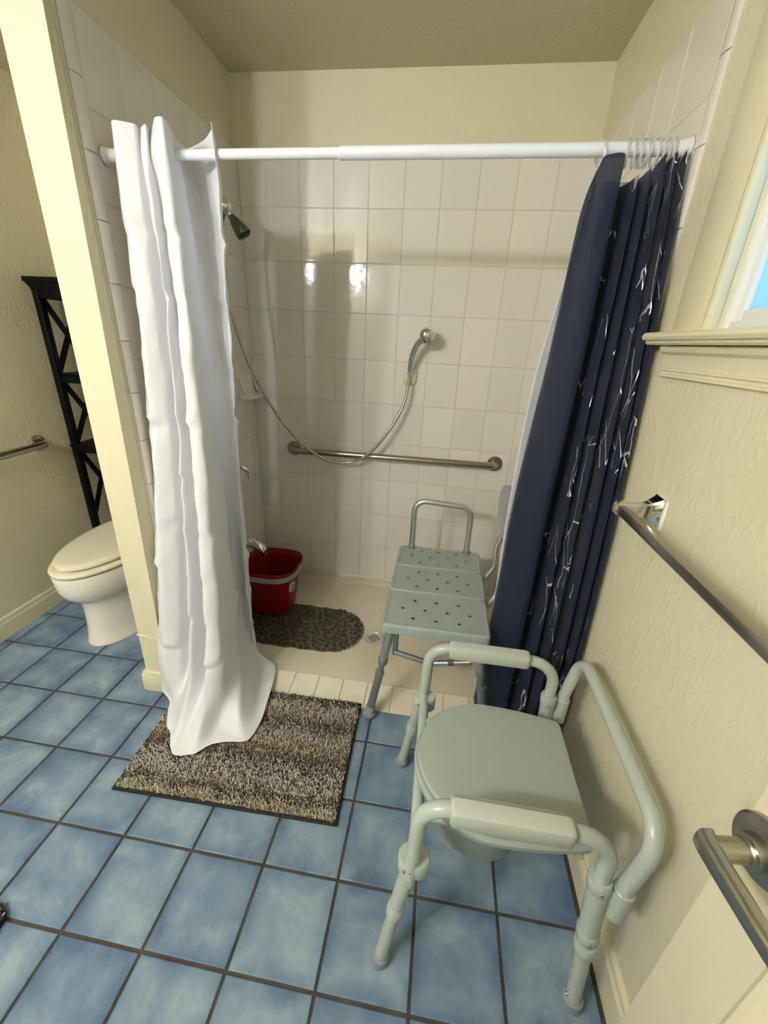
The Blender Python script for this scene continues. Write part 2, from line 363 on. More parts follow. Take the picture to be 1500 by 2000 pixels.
# back wall
obj('grout', B(TX0-.01, -.0006, .03, TX1+.012, .0075, TT), 'wall_grout', wall_back)
xs = [TX0]+[.1524*c for c in range(1, 10)]+[TX1]
for (z1, z0) in ROWS:
    for x0, x1 in zip(xs, xs[1:]):
        j = random.uniform(-.0022, .0022)
        tile(wall_back, tile_mesh(x1-x0-2*G, z1-z0-2*G, .0045, .0018, 'wall_tile'), ((x0+x1)/2, .0025, (z0+z1)/2), (math.pi/2+j, random.uniform(-.002, .002), 0))
# left face (partition)
obj('grout', B(.018, -.884, .02, .0296, .0, TT), 'wall_grout', wall_part)
ys = [0, -.077, -.2315, -.387, -.5425, -.698, -.838]
for (z1, z0) in ROWS:
    for y0, y1 in zip(ys, ys[1:]):
        tile(wall_part, tile_mesh(z1-z0-2*G, y0-y1-2*G, .0045, .0018, 'wall_tile'), (.0265, (y0+y1)/2, (z0+z1)/2), (0, math.pi/2+random.uniform(-.002, .002), 0))
# bullnose trim tiles: rounded outer edge
def bullnose(parent, x, sgn, name='bullnose_tile'):
    z = TT
    prof = [(-.838, 0), (-.8385, .0048), (-.848, .0078), (-.860, .0092), (-.870, .0085), (-.878, .0060), (-.8835, .0015), (-.8855, -.006)]
    z1 = TT
    zs = [TT, 1.953]; 
    while zs[-1] > .1: zs.append(zs[-1]-.1524)
    zs[-1] = .03
    for a, b_ in zip(zs, zs[1:]):
        r0 = [(x+sgn*h, y, b_+G) for y, h in prof]; r1 = [(x+sgn*h, y, a-G) for y, h in prof]
        obj(name, MB().loft([r0, r1]), 'wall_tile', parent, sharp=50)
bullnose(wall_part, .0265, 1)
# right face
obj('grout', B(TX1-.0001, -.884, .02, TX1+.012, .0, TT), 'wall_grout', wall_right)
ys = [0, -.045, -.197, -.3495, -.502, -.654, -.838]
for (z1, z0) in ROWS:
    for y0, y1 in zip(ys, ys[1:]):
        tile(wall_right, tile_mesh(z1-z0-2*G, y0-y1-2*G, .0045, .0018, 'wall_tile'), (TX1+.003, (y0+y1)/2, (z0+z1)/2), (0, -math.pi/2, 0))
bullnose(wall_right, TX1+.003, -1)

# ---- floor tiles (0.215 m pitch, wide dark joints)
PX, PY, FX0, FY0 = .2157, .21423, -.66382, -.8123
GJ = .0038
for i in range(-2, 11):
    for j in range(-4, 10):
        x0, x1 = FX0+PX*i+GJ, FX0+PX*(i+1)-GJ; y1, y0 = FY0-PY*j-GJ, FY0-PY*(j+1)+GJ
        x0 = max(x0, XL+.004); x1 = min(x1, XR-.014)
        if x0 > -.1: y1 = min(y1, -.8845)
        elif x1 > -.09 and y1 > PE+.02:
            if y0 > PE: x1 = -.092
        y1 = min(y1, -.004)
        if x1-x0 < .012 or y1-y0 < .012 or x0 > XR-.03: continue
        if x0 > -.1 and y0 > -.885: continue
        tile(floor, tile_mesh(x1-x0, y1-y0, .004, .0022, 'floor_tile'), ((x0+x1)/2, (y0+y1)/2, -.004), (random.uniform(-.002, .002), random.uniform(-.002, .002), 0))

# ---- threshold of small white tiles sloping up to the pan
thr = struct(obj('trim_1', quadprism([(0.02, -.884, -.03), (XR, -.884, -.03), (XR, -.762, -.03), (.02, -.762, -.03), (.02, -.884, -.002), (XR, -.884, -.002), (XR, -.762, .0165), (.02, -.762, .0165)]), 'wall_grout', sharp=0, origin=(0, 0, 0)))
ang = math.atan2(.0185, .122)
for i in range(14):
    x0 = .0565+.107*i-.107*1+.107; x1 = x0+.107
    x0 -= .0; x1 = min(x1, XR-.002)
    if x1-x0 > .02: tile(thr, tile_mesh(x1-x0-.003, .119, .003, .001, 'curb_tile'), ((x0+x1)/2, -.823, .0082), (ang, 0, 0))
tile(thr, tile_mesh(.023, .119, .003, .001, 'curb_tile'), (.043, -.823, .0082), (ang, 0, 0))

# ---- shower pan: shallow dished base with a stepped lip at the walls
sp = thing('shower_pan', 'cream moulded shower pan with stepped lip along the tiled walls', 'shower pan', (.77, -.38, .0))
x0, x1, y0, y1 = .031, 1.509, -.762, -.0005
def lip(i, z): return [(x0+i, y0, z), (x0+i, y1-i, z), (x1-i, y1-i, z), (x1-i, y0, z)]
mb = MB(); mb.loft([lip(0, -.02), lip(0, .045), lip(.009, .045), lip(.0105, .034), lip(.019, .0335), lip(.0205, .0255), lip(.026, .0245), lip(.034, .019)], cap=False, closed=False)
mb.add([(x0, y0, -.02), (x1, y0, -.02), (x1-.034, y0, .019), (x0+.034, y0, .019)], [(0, 1, 2, 3)])
# front edge stays flat: rebuild floor as grid
DX, DY = .781, -.48           # drain
NX, NY = 100, 50
gx = [x0+.034+(x1-x0-.068)*i/NX for i in range(NX+1)]; gy = [-.762+(.762-.034)*j/NY for j in range(NY+1)]
gv = [(x, y, .019-.002*math.exp(-((x-.78)**2+(y+.48)**2)/.08)) for y in gy for x in gx]
near = [math.hypot(v[0]-DX, v[1]-DY) < .046 for v in gv]; gf = []
for j in range(NY):
    for i in range(NX):
        q = (j*(NX+1)+i, j*(NX+1)+i+1, (j+1)*(NX+1)+i+1, (j+1)*(NX+1)+i)
        if not all(near[k] for k in q): gf.append(q)      # leaves the drain opening free
mb.add(gv, gf)
obj('base', mb, 'pan', sp, sharp=40)
dr = obj('drain', L([(.040, .0172), (.0485, .0165), (.0485, .0195), (.046, .0205), (.0425, .0205), (.0415, .0192)], (DX, DY, 0), seg=40), 'drain_metal', sp, sharp=30)
mb = MB()
for a in range(-6, 7):
    for b_ in range(-6, 7):
        x = (a+b_)*.0055*.95; y = (a-b_)*.0055*.95
        if math.hypot(x, y) < .0285:
            mb.box(-.0025, -.0025, -.01, .0025, .0025, .01, mtx=Matrix.Translation((DX+x, DY+y, .0182)) @ Matrix.Rotation(math.pi/4, 4, 'Z'))
cut(dr, mb, 'drain_metal', 30)
obj('drain_body', L([(.041, .0168), (.041, -.0035), (.0, -.0035)], (DX, DY, 0), seg=32, cap=False), 'dull_chrome', dr)

# ---- baseboards
def bprof(h): return [(0, 0), (.013, 0), (.013, h*.72), (.011, h*.74), (.011, h*.78), (.009, h*.80), (.009, h*.93), (.005, h), (0, h)]
def baseboard(name, p0, p1, nrm, h=.105, zz=0.):
    p0 = Vector(p0); p1 = Vector(p1); nrm = Vector(nrm)
    r = [[tuple(p+nrm*d+Vector((0, 0, z+zz))) for d, z in bprof(h)] for p in (p0, p1)]
    return struct(obj(name, MB().loft(r), 'trim_paint', sharp=20))
baseboard('baseboard_left', (XL, YF, 0), (XL, YB, 0), (1, 0, 0))
baseboard('baseboard_right', (XR, -.886, 0), (XR, YF, 0), (-1, 0, 0), .125)
baseboard('baseboard_back', (XL+.013, YB, 0), (-.1, YB, 0), (0, -1, 0))
bp_ = struct(obj('baseboard_partition', B(-.104, PE-.013, 0, .0, PE+.02, .085, bev=.004).box(-.101, PE-.010, .08, .0, PE+.02, .097, bev=.005), 'trim_paint'))
baseboard('baseboard_toilet', (-.088, PE+.02, 0), (-.088, YB, 0), (-1, 0, 0), .097)

# ---- window
win = struct(thing('window_1', 'white framed frosted window above moulded sill on right wall', 'window', (XR, -1.5, WZ0)))
del win['category']
cz = 2.16
mb = MB()   # flat casing boards with a rounded inner bead
mb.box(XR-.017, -1.122, WZ0-.014, XR+.001, -1.0, cz, bev=.003); mb.box(XR-.021, -1.139, WZ0-.014, XR+.002, -1.119, WZ1+.02, bev=.006)
obj('casing', mb, 'trim_paint', win)
mb = MB(); mb.box(XR-.017, -2.06, WZ0-.014, XR+.001, -1.93, cz, bev=.003); mb.box(XR-.021, -1.93, WZ0-.014, XR+.002, -1.912, WZ1+.02, bev=.006); obj('casing', mb, 'trim_paint', win)
mb = MB(); mb.box(XR-.017, -1.93, WZ1+.012, XR+.001, -1.13, cz, bev=.003); obj('casing', mb, 'trim_paint', win)
mb = MB()
mb.loft([[(XR+.03, y, WZ0-.026), (XR-.034, y, WZ0-.026), (XR-.038, y, WZ0-.022), (XR-.038, y, WZ0-.018), (XR-.046, y, WZ0-.016), (XR-.049, y, WZ0-.010), (XR-.047, y, WZ0-.004), (XR-.042, y, WZ0), (XR+.03, y, WZ0)] for y in (-.945, -.938, -2.12)][1:])
obj('sill', mb, 'trim_paint', win, sharp=30)
ap = [(0, 1.397), (.020, 1.397), (.023, 1.392), (.020, 1.385), (.012, 1.379), (.009, 1.370), (.008, 1.352), (.011, 1.350), (.011, 1.346), (.007, 1.345), (.007, 1.339), (.010, 1.338), (.010, 1.333), (.004, 1.331), (0, 1.331)]
obj('apron', MB().loft([[(XR-d, y, z) for d, z in ap] for y in (-.985, -2.08)]), 'trim_paint', win, sharp=25)
mb = MB()   # vinyl frame and sash
fx0, fx1 = XR+.012, XR+.06
for (a, b_, c, d) in ((WY0+.002, WY0-.019, WZ0, WZ1), (WY1+.022, WY1, WZ0, WZ1)): mb.box(fx0, b_, c, fx1, a, d, bev=.002)
mb.box(fx0+.0012, WY1+.001, WZ0-.002, fx1-.001, WY0-.001, WZ0+.018, bev=.002); mb.box(fx0+.0012, WY1+.001, WZ1-.02, fx1-.001, WY0-.001, WZ1+.001, bev=.002)
obj('frame', mb, 'vinyl', win)
obj('jamb', MB().box(XR-.004, WY0-.004, WZ0-.01, XR+.115, WY0+.004, WZ1).box(XR-.004, WY1-.004, WZ0-.01, XR+.115, WY1+.004, WZ1).box(XR-.003, WY1, WZ0-.02, XR+.114, WY0, WZ0+.001).box(XR-.003, WY1, WZ1-.001, XR+.114, WY0, WZ1+.01), 'trim_paint', win)
mb = MB()
sx0, sx1 = XR+.02, XR+.05
mb.box(sx0, WY0-.035, WZ0+.016, sx1, WY0-.017, WZ1-.018, bev=.002); mb.box(sx0, WY1+.02, WZ0+.016, sx1, WY1+.036, WZ1-.018, bev=.002)
mb.box(sx0+.0012, WY1+.03, WZ0+.0165, sx1-.001, WY0-.03, WZ0+.036, bev=.002); mb.box(sx0+.0012, WY1+.03, WZ1-.04, sx1-.001, WY0-.03, WZ1-.0185, bev=.002)
obj('sash', mb, 'vinyl', win)
obj('pane', B(XR+.030, WY1+.03, WZ0+.03, XR+.034, WY0-.03, WZ1-.03), 'frosted_pane', win)

# ---- open door with lever, folded back towards the right wall
DE = Vector((1.366, -1.752, 0)); da = math.atan2(.085, .76)      # leading edge, swing angle
DM = Matrix.Translation(DE) @ Matrix.Rotation(da, 4, 'Z')           # local: -Y runs to the hinge, +X is the back
door = struct(thing('door_1', 'cream panelled door folded open against right wall with lever handle', 'door', (DE.x, DE.y, 0.)))
del door['category']
def dm(mb):
    mb.v = [tuple(DM @ Vector(p)) for p in mb.v]; return mb
mb = MB().box(0, -.76, .012, .035, 0, 2.03, bev=.002)
slab = obj('slab', dm(mb), 'door_paint', door)
for (z0, z1) in ((.16, .98), (1.12, 1.92)):
    for (y0, y1) in ((-.078, -.34), (-.42, -.682)):
        mb = MB()
        def fr(i, x): return [(x, y0-i, z0+i), (x, y1+i, z0+i), (x, y1+i, z1-i), (x, y0-i, z1-i)]
        mb.loft([fr(0, .002), fr(0, -.002), fr(.005, -.006), fr(.012, -.006), fr(.016, -.001), fr(.030, -.001), fr(.045, -.005), fr(.05, -.005)], cap=False)
        mb.add(fr(.05, -.005), [(0, 1, 2, 3)])
        obj('raised_panel', dm(mb), 'door_paint', slab, sharp=20)
lz = .925
def lev(mb): return dm(mb)
han = obj('lever_handle', lev(L([(.0345, .0), (.0345, .006), (.032, .009), (.017, .0105), (.0165, .022), (.013, .0225), (.0115, .024), (.0115, .062)], (0, -.030, lz), (-1, 0, 0), 32)), 'nickel', door, sharp=30)
hp = [(-.056, -.018, lz), (-.058, -.030, lz), (-.0585, -.06, lz), (-.058, -.105, lz), (-.056, -.118, lz-.001), (-.048, -.124, lz-.001)]
rings = []
for i, p in enumerate(cat(hp, 5)):
    t = i/25; a = .0105-.001*t; h = .0125-.004*t
    rings.append([(p.x+a*.85*math.copysign(abs(math.cos(q))**.6, math.cos(q)), p.y, p.z+h*math.copysign(abs(math.sin(q))**.6, math.sin(q))) for q in [2*math.pi*k/16 for k in range(16)]])
obj('lever', lev(MB().loft(rings)), 'nickel', han, sharp=45)

# ------------------------------------------------------------------ lamps (behind the camera)
vl = thing('vanity_light_offscreen', 'chrome vanity light bar with two glowing globe bulbs on front wall', 'light', (-.32, YF, 2.0))
obj('back_plate', B(-.68, YF, 1.985, .04, YF+.03, 2.075, bev=.01), 'chrome', vl)
for i in range(2):
    x = -.54+.44*i
    obj('socket', L([(.024, 0), (.024, .03), (.02, .035)], (x, YF+.028, 2.03), (0, 1, 0), 16), 'chrome', vl)
    obj('globe_offscreen', MB().sphere((x, YF+.115, 2.03), .06, 20, 12), 'globe_glow', vl)

# ------------------------------------------------------------------ curtain rod
rod = thing('curtain_rod', 'white telescoping tension rod spanning the shower opening', 'curtain rod', (.77, -.81, 1.79))
RY = -.81
def rz(x): return 1.809+(x-.03)*.0055
obj('inner_tube', T([(.05, RY, rz(.05)), (.70, RY, rz(.7))], .0122, 20), 'rod_white', rod)
obj('outer_tube', T([(.685, RY, rz(.685)), (.687, RY, rz(.687)), (1.49, RY, rz(1.49))], [.0128, .0148, .0148], 20), 'rod_white', rod)
for x, s in ((.0313, 1), (1.5095, -1)):
    e = obj('end_cap', L([(.0225, 0), (.0225, .003), (.017, .02), (.015, .038), (.015, .046)], (x, RY, rz(x)), (s, 0, 0), 24), 'rod_white', rod)
    obj('cap_pad', L([(.0228, 0), (.0232, .0018), (.0225, .0025)], (x, RY, rz(x)), (s, 0, 0), 24), 'rubber', e)

# ------------------------------------------------------------------ curtains
def cloth(name, levels, nu, nv, mt, label, cat_, wr=0., thick=.0009, seed=1, ten=.5, creases=()):
    """levels: list of lists of (x,y,z) control points, top to bottom; smooth in both directions"""
    rn = random.Random(seed)
    secs = [cat(l, nu, ten) for l in levels]; n = len(secs[0])
    cols = [cat([s[j] for s in secs], nv) for j in range(n)]
    rows = [[cols[j][i] for j in range(n)] for i in range(len(cols[0]))]
    # arc-length u for the print, height v
    ref = rows[len(rows)//2]; u = [0.]
    for a, b_ in zip(ref, ref[1:]): u.append(u[-1]+(b_-a).length)
    out = []
    ph = [rn.uniform(0, 6.28) for _ in range(8)]
    for i, r in enumerate(rows):
        o = []
        for j, p in enumerate(r):
            t = i/len(rows)
            d = wr*(math.sin(u[j]*38+p.z*9+ph[0])*math.sin(p.z*21+ph[1]+u[j]*6)+.6*math.sin(u[j]*70-p.z*17+ph[2])*math.sin(p.z*33+ph[3]))*min(1, t*3)
            for q, (zc_, am) in enumerate(creases):
                zz = p.z-zc_-.012*math.sin(u[j]*23+q); m_ = .25+.75*max(0, math.sin(u[j]*19+q*2.3))**2
                d += am*m_*math.exp(-abs(zz)/.011)-am*.7*m_*math.exp(-abs(zz-.028)/.016)
            o.append((p.x+d*.35, p.y+d, p.z))
        out.append(o)
    mb = MB().grid(out); o = obj(name, mb, mt, sharp=0)
    for p in o.data.polygons: p.use_smooth = True
    uvl = o.data.uv_layers.new(name='UVMap'); nn = n
    for lp in o.data.loops:
        i, j = divmod(lp.vertex_index, nn); uvl.data[lp.index].uv = (u[j], out[i][j][2])
    md = o.modifiers.new('thickness', 'SOLIDIFY'); md.thickness = thick; md.offset = 0
    return tag(o, label, cat_)
def lev_(z, pts, dz=None): return [(p[0], p[1], (p[2] if len(p) > 2 else z)) for p in pts]
white = [
 lev_(1.866, [(.095, -.850), (.112, -.857), (.148, -.836), (.146, -.812), (.178, -.834), (.172, -.802), (.226, -.864), (.250, -.866), (.224, -.790), (.206, -.745), (.206, -.690), (.290, -.745), (.352, -.815), (.362, -.842)]),
 lev_(1.80, [(.090, -.850), (.108, -.860), (.146, -.842), (.148, -.829), (.178, -.842), (.178, -.829), (.226, -.872), (.252, -.870), (.236, -.792), (.215, -.748), (.215, -.696), (.292, -.742), (.350, -.800), (.360, -.834)]),
 lev_(1.70, [(.086, -.850), (.106, -.864), (.142, -.848), (.150, -.820), (.178, -.852), (.182, -.815), (.226, -.876), (.256, -.874), (.246, -.795), (.228, -.752), (.232, -.705), (.296, -.742), (.346, -.790), (.356, -.822)]),
 lev_(1.38, [(.074, -.850), (.104, -.878), (.138, -.856), (.150, -.808), (.182, -.868), (.188, -.815), (.228, -.888), (.262, -.884), (.258, -.800), (.246, -.758), (.254, -.722), (.304, -.748), (.336, -.790), (.344, -.812)]),
 lev_(.95, [(.045, -.862), (.085, -.908), (.128, -.880), (.144, -.835), (.182, -.914), (.202, -.848), (.238, -.934), (.276, -.924), (.276, -.830), (.262, -.786), (.272, -.742), (.304, -.752), (.322, -.790), (.326, -.806)]),
 lev_(.50, [(.008, -.905), (.062, -.966), (.110, -.935), (.130, -.885), (.182, -.980), (.212, -.905), (.248, -.996), (.290, -.978), (.292, -.870), (.276, -.815), (.276, -.757), (.300, -.752), (.306, -.780), (.308, -.798)]),
 lev_(.20, [(-.004, -.962), (.054, -1.000), (.098, -.985), (.124, -.945), (.182, -1.045), (.218, -.975), (.256, -1.066), (.304, -1.035), (.316, -.930), (.298, -.860), (.288, -.790), (.298, -.758), (.304, -.770), (.306, -.786)]),
 lev_(.07, [(-.002, -.972, .075), (.056, -1.012, .06), (.088, -1.03, .05), (.118, -1.045, .07), (.170, -1.105, .09), (.205, -1.125, .06), (.262, -1.130, .085), (.300, -1.080, .06), (.372, -1.060, .075), (.385, -.985, .055), (.360, -.880, .05), (.335, -.800, .06), (.318, -.765, .09), (.308, -.776, .12)]),
 lev_(.03, [(.004, -.980, .045), (.058, -1.026, .034), (.075, -1.060, .034), (.110, -1.110, .036), (.155, -1.165, .032), (.198, -1.216, .030), (.268, -1.206, .032), (.312, -1.160, .034), (.428, -1.118, .030), (.440, -1.020, .031), (.416, -.880, .032), (.396, -.790, .034), (.376, -.742, .032), (.350, -.735, .036)]),
]
cloth('shower_curtain', white, 8, 26, 'white_cloth', 'white fabric shower curtain bunched at left end of rod, hem on rug', 'curtain', .0035, seed=3, ten=.32, creases=((1.62, .010), (1.46, .014), (1.27, .012), (1.10, .015), (.93, .013), (.74, .016), (.58, .013), (.42, .016), (.27, .015)))

navy = [
 lev_(1.80, [(1.316, -.802, 1.760), (1.318, -.832, 1.792), (1.330, -.842, 1.797), (1.362, -.842, 1.797), (1.370, -.812, 1.765), (1.378, -.790, 1.75), (1.396, -.806, 1.756), (1.404, -.834, 1.762), (1.414, -.806, 1.76), (1.426, -.838, 1.772), (1.438, -.806, 1.775), (1.450, -.842, 1.798), (1.460, -.808, 1.785), (1.472, -.846, 1.800), (1.482, -.812, 1.79), (1.492, -.848, 1.806)]),
 lev_(1.68, [(1.298, -.800), (1.296, -.824), (1.320, -.848), (1.360, -.850), (1.370, -.818), (1.374, -.790), (1.394, -.804), (1.406, -.846), (1.414, -.808), (1.428, -.856), (1.440, -.814), (1.452, -.872), (1.462, -.822), (1.474, -.876), (1.482, -.836), (1.490, -.884)]),
 lev_(1.35, [(1.288, -.795), (1.290, -.822), (1.320, -.852), (1.362, -.862), (1.370, -.822), (1.370, -.792), (1.392, -.808), (1.406, -.862), (1.416, -.820), (1.430, -.884), (1.444, -.840), (1.456, -.912), (1.466, -.866), (1.477, -.935), (1.484, -.905), (1.490, -.950)]),
 lev_(.95, [(1.266, -.788), (1.270, -.822), (1.312, -.862), (1.352, -.876), (1.364, -.838), (1.362, -.800), (1.388, -.825), (1.402, -.896), (1.415, -.855), (1.430, -.925), (1.446, -.880), (1.458, -.958), (1.468, -.915), (1.479, -.985), (1.486, -.96), (1.492, -1.0)]),
 lev_(.50, [(1.262, -.782), (1.266, -.820), (1.306, -.868), (1.350, -.890), (1.364, -.848), (1.362, -.806), (1.386, -.840), (1.402, -.920), (1.416, -.878), (1.432, -.955), (1.448, -.905), (1.460, -.990), (1.470, -.950), (1.480, -1.022), (1.487, -.99), (1.492, -1.03)]),
 lev_(.034, [(1.250, -.775), (1.254, -.818), (1.296, -.872), (1.345, -.900), (1.362, -.855), (1.362, -.812), (1.384, -.850), (1.402, -.935), (1.416, -.892), (1.432, -.970), (1.448, -.920), (1.460, -1.005), (1.470, -.965), (1.479, -1.03), (1.485, -1.0), (1.490, -1.035)]),
]
cloth('shower_curtain', navy, 6, 14, 'navy_cloth', 'navy sheer shower curtain with broken silver veins, gathered at right end of rod', 'curtain', .0022, seed=5, ten=.4, creases=((1.46, .004), (1.02, .005), (.72, .004), (.42, .006)))
liner = [
 lev_(1.765, [(1.322, -.775), (1.335, -.760), (1.36, -.782), (1.39, -.764), (1.42, -.786), (1.45, -.766), (1.490, -.780)]),
 lev_(1.55, [(1.294, -.785), (1.32, -.760), (1.35, -.785), (1.38, -.760), (1.42, -.785), (1.45, -.762), (1.492, -.778)]),
 lev_(1.28, [(1.262, -.782), (1.30, -.758), (1.34, -.782), (1.38, -.758), (1.42, -.782), (1.45, -.760), (1.492, -.776)]),
 lev_(.90, [(1.254, -.778), (1.295, -.755), (1.34, -.778), (1.38, -.755), (1.42, -.776), (1.45, -.756), (1.494, -.772)]),
 lev_(.45, [(1.262, -.775), (1.30, -.752), (1.34, -.772), (1.38, -.750), (1.42, -.770), (1.45, -.750), (1.494, -.765)]),
 lev_(.036, [(1.248, -.764), (1.29, -.745), (1.33, -.762), (1.38, -.742), (1.42, -.760), (1.45, -.742), (1.494, -.758)]),
]
liner = [[(x, -.775+(y+.77)*.5, z) for x, y, z in l] for l in liner]
cloth('shower_liner', liner, 6, 10, 'white_cloth', 'plain white liner hanging behind the navy curtain', 'curtain', .002, seed=9)
# clear hooks over the rod
for i, x in enumerate((1.316, 1.374, 1.390, 1.402, 1.411, 1.420, 1.436, 1.450, 1.462, 1.474)):
    tl = random.uniform(-.25, .25); tw = random.uniform(-.5, .5) if i else .35
    pts = []
    for k in range(28):
        a = -math.pi/2+2*math.pi*(k/27)*.96
        r = .0215+.004*max(0, -math.sin(a))
        pts.append(Matrix.Translation((x, RY, rz(x)-.006)) @ Matrix.Rotation(tw*.5, 4, 'Z') @ Matrix.Rotation(tl*.4, 4, 'Y') @ Vector((0, r*math.cos(a), r*1.12*math.sin(a))))
    o = obj('curtain_ring', T(pts, .0028, 8), 'clear_plastic')
    tag(o, 'clear plastic curtain ring apart from the others at the navy curtain leading edge' if i == 0 else 'clear plastic curtain ring in the tight cluster on the white rod', 'curtain ring', 'clear curtain rings holding the navy curtain')

# ------------------------------------------------------------------ shower fittings
PLY = -.345
sh = thing('fixed_shower', 'chrome fixed shower head on wall arm with hose bracket', 'shower head', (.035, PLY, 1.76))
obj('flange', L([(.028, 0), (.028, .003), (.02, .009), (.011, .012)], (.0315, PLY, 1.86), (1, 0, 0), 24), 'chrome', sh)
obj('arm', T(fillet([(.033, PLY, 1.86), (.085, PLY, 1.86), (.128, PLY, 1.815)], .04), .0105, 16), 'chrome', sh)
obj('bracket', L([(.016, -.012), (.0235, -.008), (.025, .012), (.020, .022), (.013, .026)], (.124, PLY, 1.820), (.70, 0, -.71), 20), 'chrome', sh)
obj('hose_outlet', T([(.124, PLY, 1.815), (.112, PLY-.004, 1.775), (.108, PLY-.006, 1.748)], [.013, .012, .010], 14), 'dull_chrome', sh)
d = Vector((.62, 0, -.78)).normalized(); c = Vector((.140, PLY, 1.800))
obj('swivel', MB().sphere(tuple(c+d*.012), .0125, 14, 8), 'chrome', sh)
hd = obj('head', L([(.010, .015), (.013, .026), (.019, .040), (.0255, .068), (.0285, .082), (.0285, .094), (.026, .096), (.023, .091)], tuple(c), tuple(d), 24), 'dull_chrome', sh, sharp=30)
mb = MB().lathe([(.0235, .090), (.0235, .0915)], tuple(c), tuple(d), 20)
fc = obj('face', mb, 'black', hd)
mb = MB(); u = d.orthogonal().normalized(); w = d.cross(u)
for k in range(6):
    q = c+d*.092+.0150*(math.cos(k*math.pi/3)*u+math.sin(k*math.pi/3)*w); mb.tube([q, q+d*.003], .0035, 8)
mb.tube([c+d*.091, c+d*.096], .006, 10)
obj('nozzle', mb, 'dull_chrome', hd)

hs = thing('hand_shower', 'chrome hand shower with long metal hose looping across tiled wall', 'hand shower', (.837, -.05, 1.2))
hpth = cat([(.8370, -.050, 1.248), (.8380, -.051, 1.262), (.840, -.056, 1.285), (.848, -.068, 1.325), (.866, -.085, 1.368), (.892, -.100, 1.398)], 6)
obj('handle', T(hpth, [.0095+(.006*math.sin(min(1, i/24)*math.pi*.5)) for i in range(len(hpth))], 16), 'chrome', hs)
ax = Vector((.50, .45, -.62)).normalized()
hh = obj('spray_head', L([(.0, -.034), (.016, -.031), (.028, -.019), (.0345, .0), (.036, .012), (.034, .021), (.029, .024)], (.906, -.104, 1.410), tuple(ax), 24), 'chrome', hs, sharp=40)
obj('spray_face', L([(.0285, .0235), (.0275, .026), (.004, .026), (.0, .027)], (.906, -.104, 1.410), tuple(ax), 24), 'dull_chrome', hh)
hose = cat([(.108, PLY-.006, 1.75), (.106, PLY-.008, 1.70), (.108, PLY-.004, 1.60), (.114, PLY+.0, 1.48), (.132, -.310, 1.34), (.168, -.270, 1.20), (.235, -.220, 1.04), (.33, -.165, .895), (.44, -.115, .806), (.545, -.092, .790), (.640, -.090, .832), (.725, -.082, .925), (.790, -.070, 1.030), (.825, -.060, 1.120), (.8345, -.052, 1.20), (.8370, -.050, 1.255)], 8)
obj('hose', T(hose, [.0068+.0005*(i % 2) for i in range(len(hose))], 10), 'hose_metal', hs, sharp=60)
ho = thing('shower_holder', 'ivory wall holder gripping the hand shower handle', 'holder', (.837, 0, 1.2))
mb = MB(); R = []
for k in range(9):
    t = k/8; s = math.sqrt(max(0, 1-(t*.94)**2)); R.append([(.837+.034*s*math.copysign(abs(math.cos(q))**.75, math.cos(q)), -.0015-.030*t, 1.222+.041*s*math.copysign(abs(math.sin(q))**.75, math.sin(q))) for q in [2*math.pi*j/24 for j in range(24)]])
obj('body', mb.loft(R), 'ivory', ho)
mb = MB()
for s in (-1, 1): mb.tube([(.837+s*.013, -.024, 1.24), (.837+s*.0135, -.040, 1.24), (.837+s*.0125, -.050, 1.238)], [.007, .006, .004], 10)
obj('prong', mb, 'ivory', ho)
obj('slot', B(.8295, -.0335, 1.198, .8445, -.0285, 1.252, bev=.002), 'ivory', ho)

def grab_bar(name, label, p0, p1, nrm, off, r=.0165, group=None):
    p0 = Vector(p0); p1 = Vector(p1); nrm = Vector(nrm)
    t = thing(name, label, 'grab bar', tuple((p0+p1)/2), group)
    obj('bar', T(fillet([p0+nrm*.004, p0+nrm*off, p1+nrm*off, p1+nrm*.004], .042, 8), r, 18), 'steel', t, sharp=50)
    for p in (p0, p1): obj('flange', L([(.0385, .0005), (.0385, .006), (.036, .0085), (.020, .010), (.0195, .006)], tuple(p), tuple(nrm), 28), 'steel', t)
    return t
grab_bar('grab_bar', 'stainless steel grab bar on the tiled shower wall above bench', (.236, -.0015, .823), (1.298, -.0015, .826), (0, -1, 0), .050, .0165)
grab_bar('grab_bar', 'stainless steel grab bar on the wall beside the toilet', (XL, -.375, .842), (XL, -1.24, .832), (1, 0, 0), .055, .0165)

sd = thing('soap_dish', 'white ceramic soap dish set in the tiled shower wall', 'soap dish', (.03, -.1, 1.08))
mb = MB(); R = []
for k in range(13):      # side profile of the moulded ledge, swept along Y
    pass
def sdish(y, s):
    pr = [(.0315, 1.198), (.036, 1.198), (.040, 1.190), (.041, 1.165), (.044, 1.135), (.052, 1.115), (.068, 1.104), (.086, 1.102), (.097, 1.106), (.104, 1.104), (.1045, 1.096), (.096, 1.086), (.070, 1.080), (.0315, 1.076)]
    return [(.0315+(x-.0315)*s, y, 1.137+(z-1.137)*(.93+.07*s)) for x, z in pr]
n = 17; R = []
for k in range(n):
    t = -1+2*k/(n-1); s = max(.12, (1-abs(t)**5)**.6); R.append(sdish(-.092+.077*t, s))
obj('dish', mb.loft(R), 'ceramic', sd, sharp=60)
for s in (-1, 1): obj('side_lip', T([(.036, -.092+s*.073, 1.192), (.043, -.092+s*.073, 1.15), (.060, -.092+s*.070, 1.116), (.092, -.092+s*.060, 1.107)], [.004, .0055, .006, .003], 10), 'ceramic', sd)

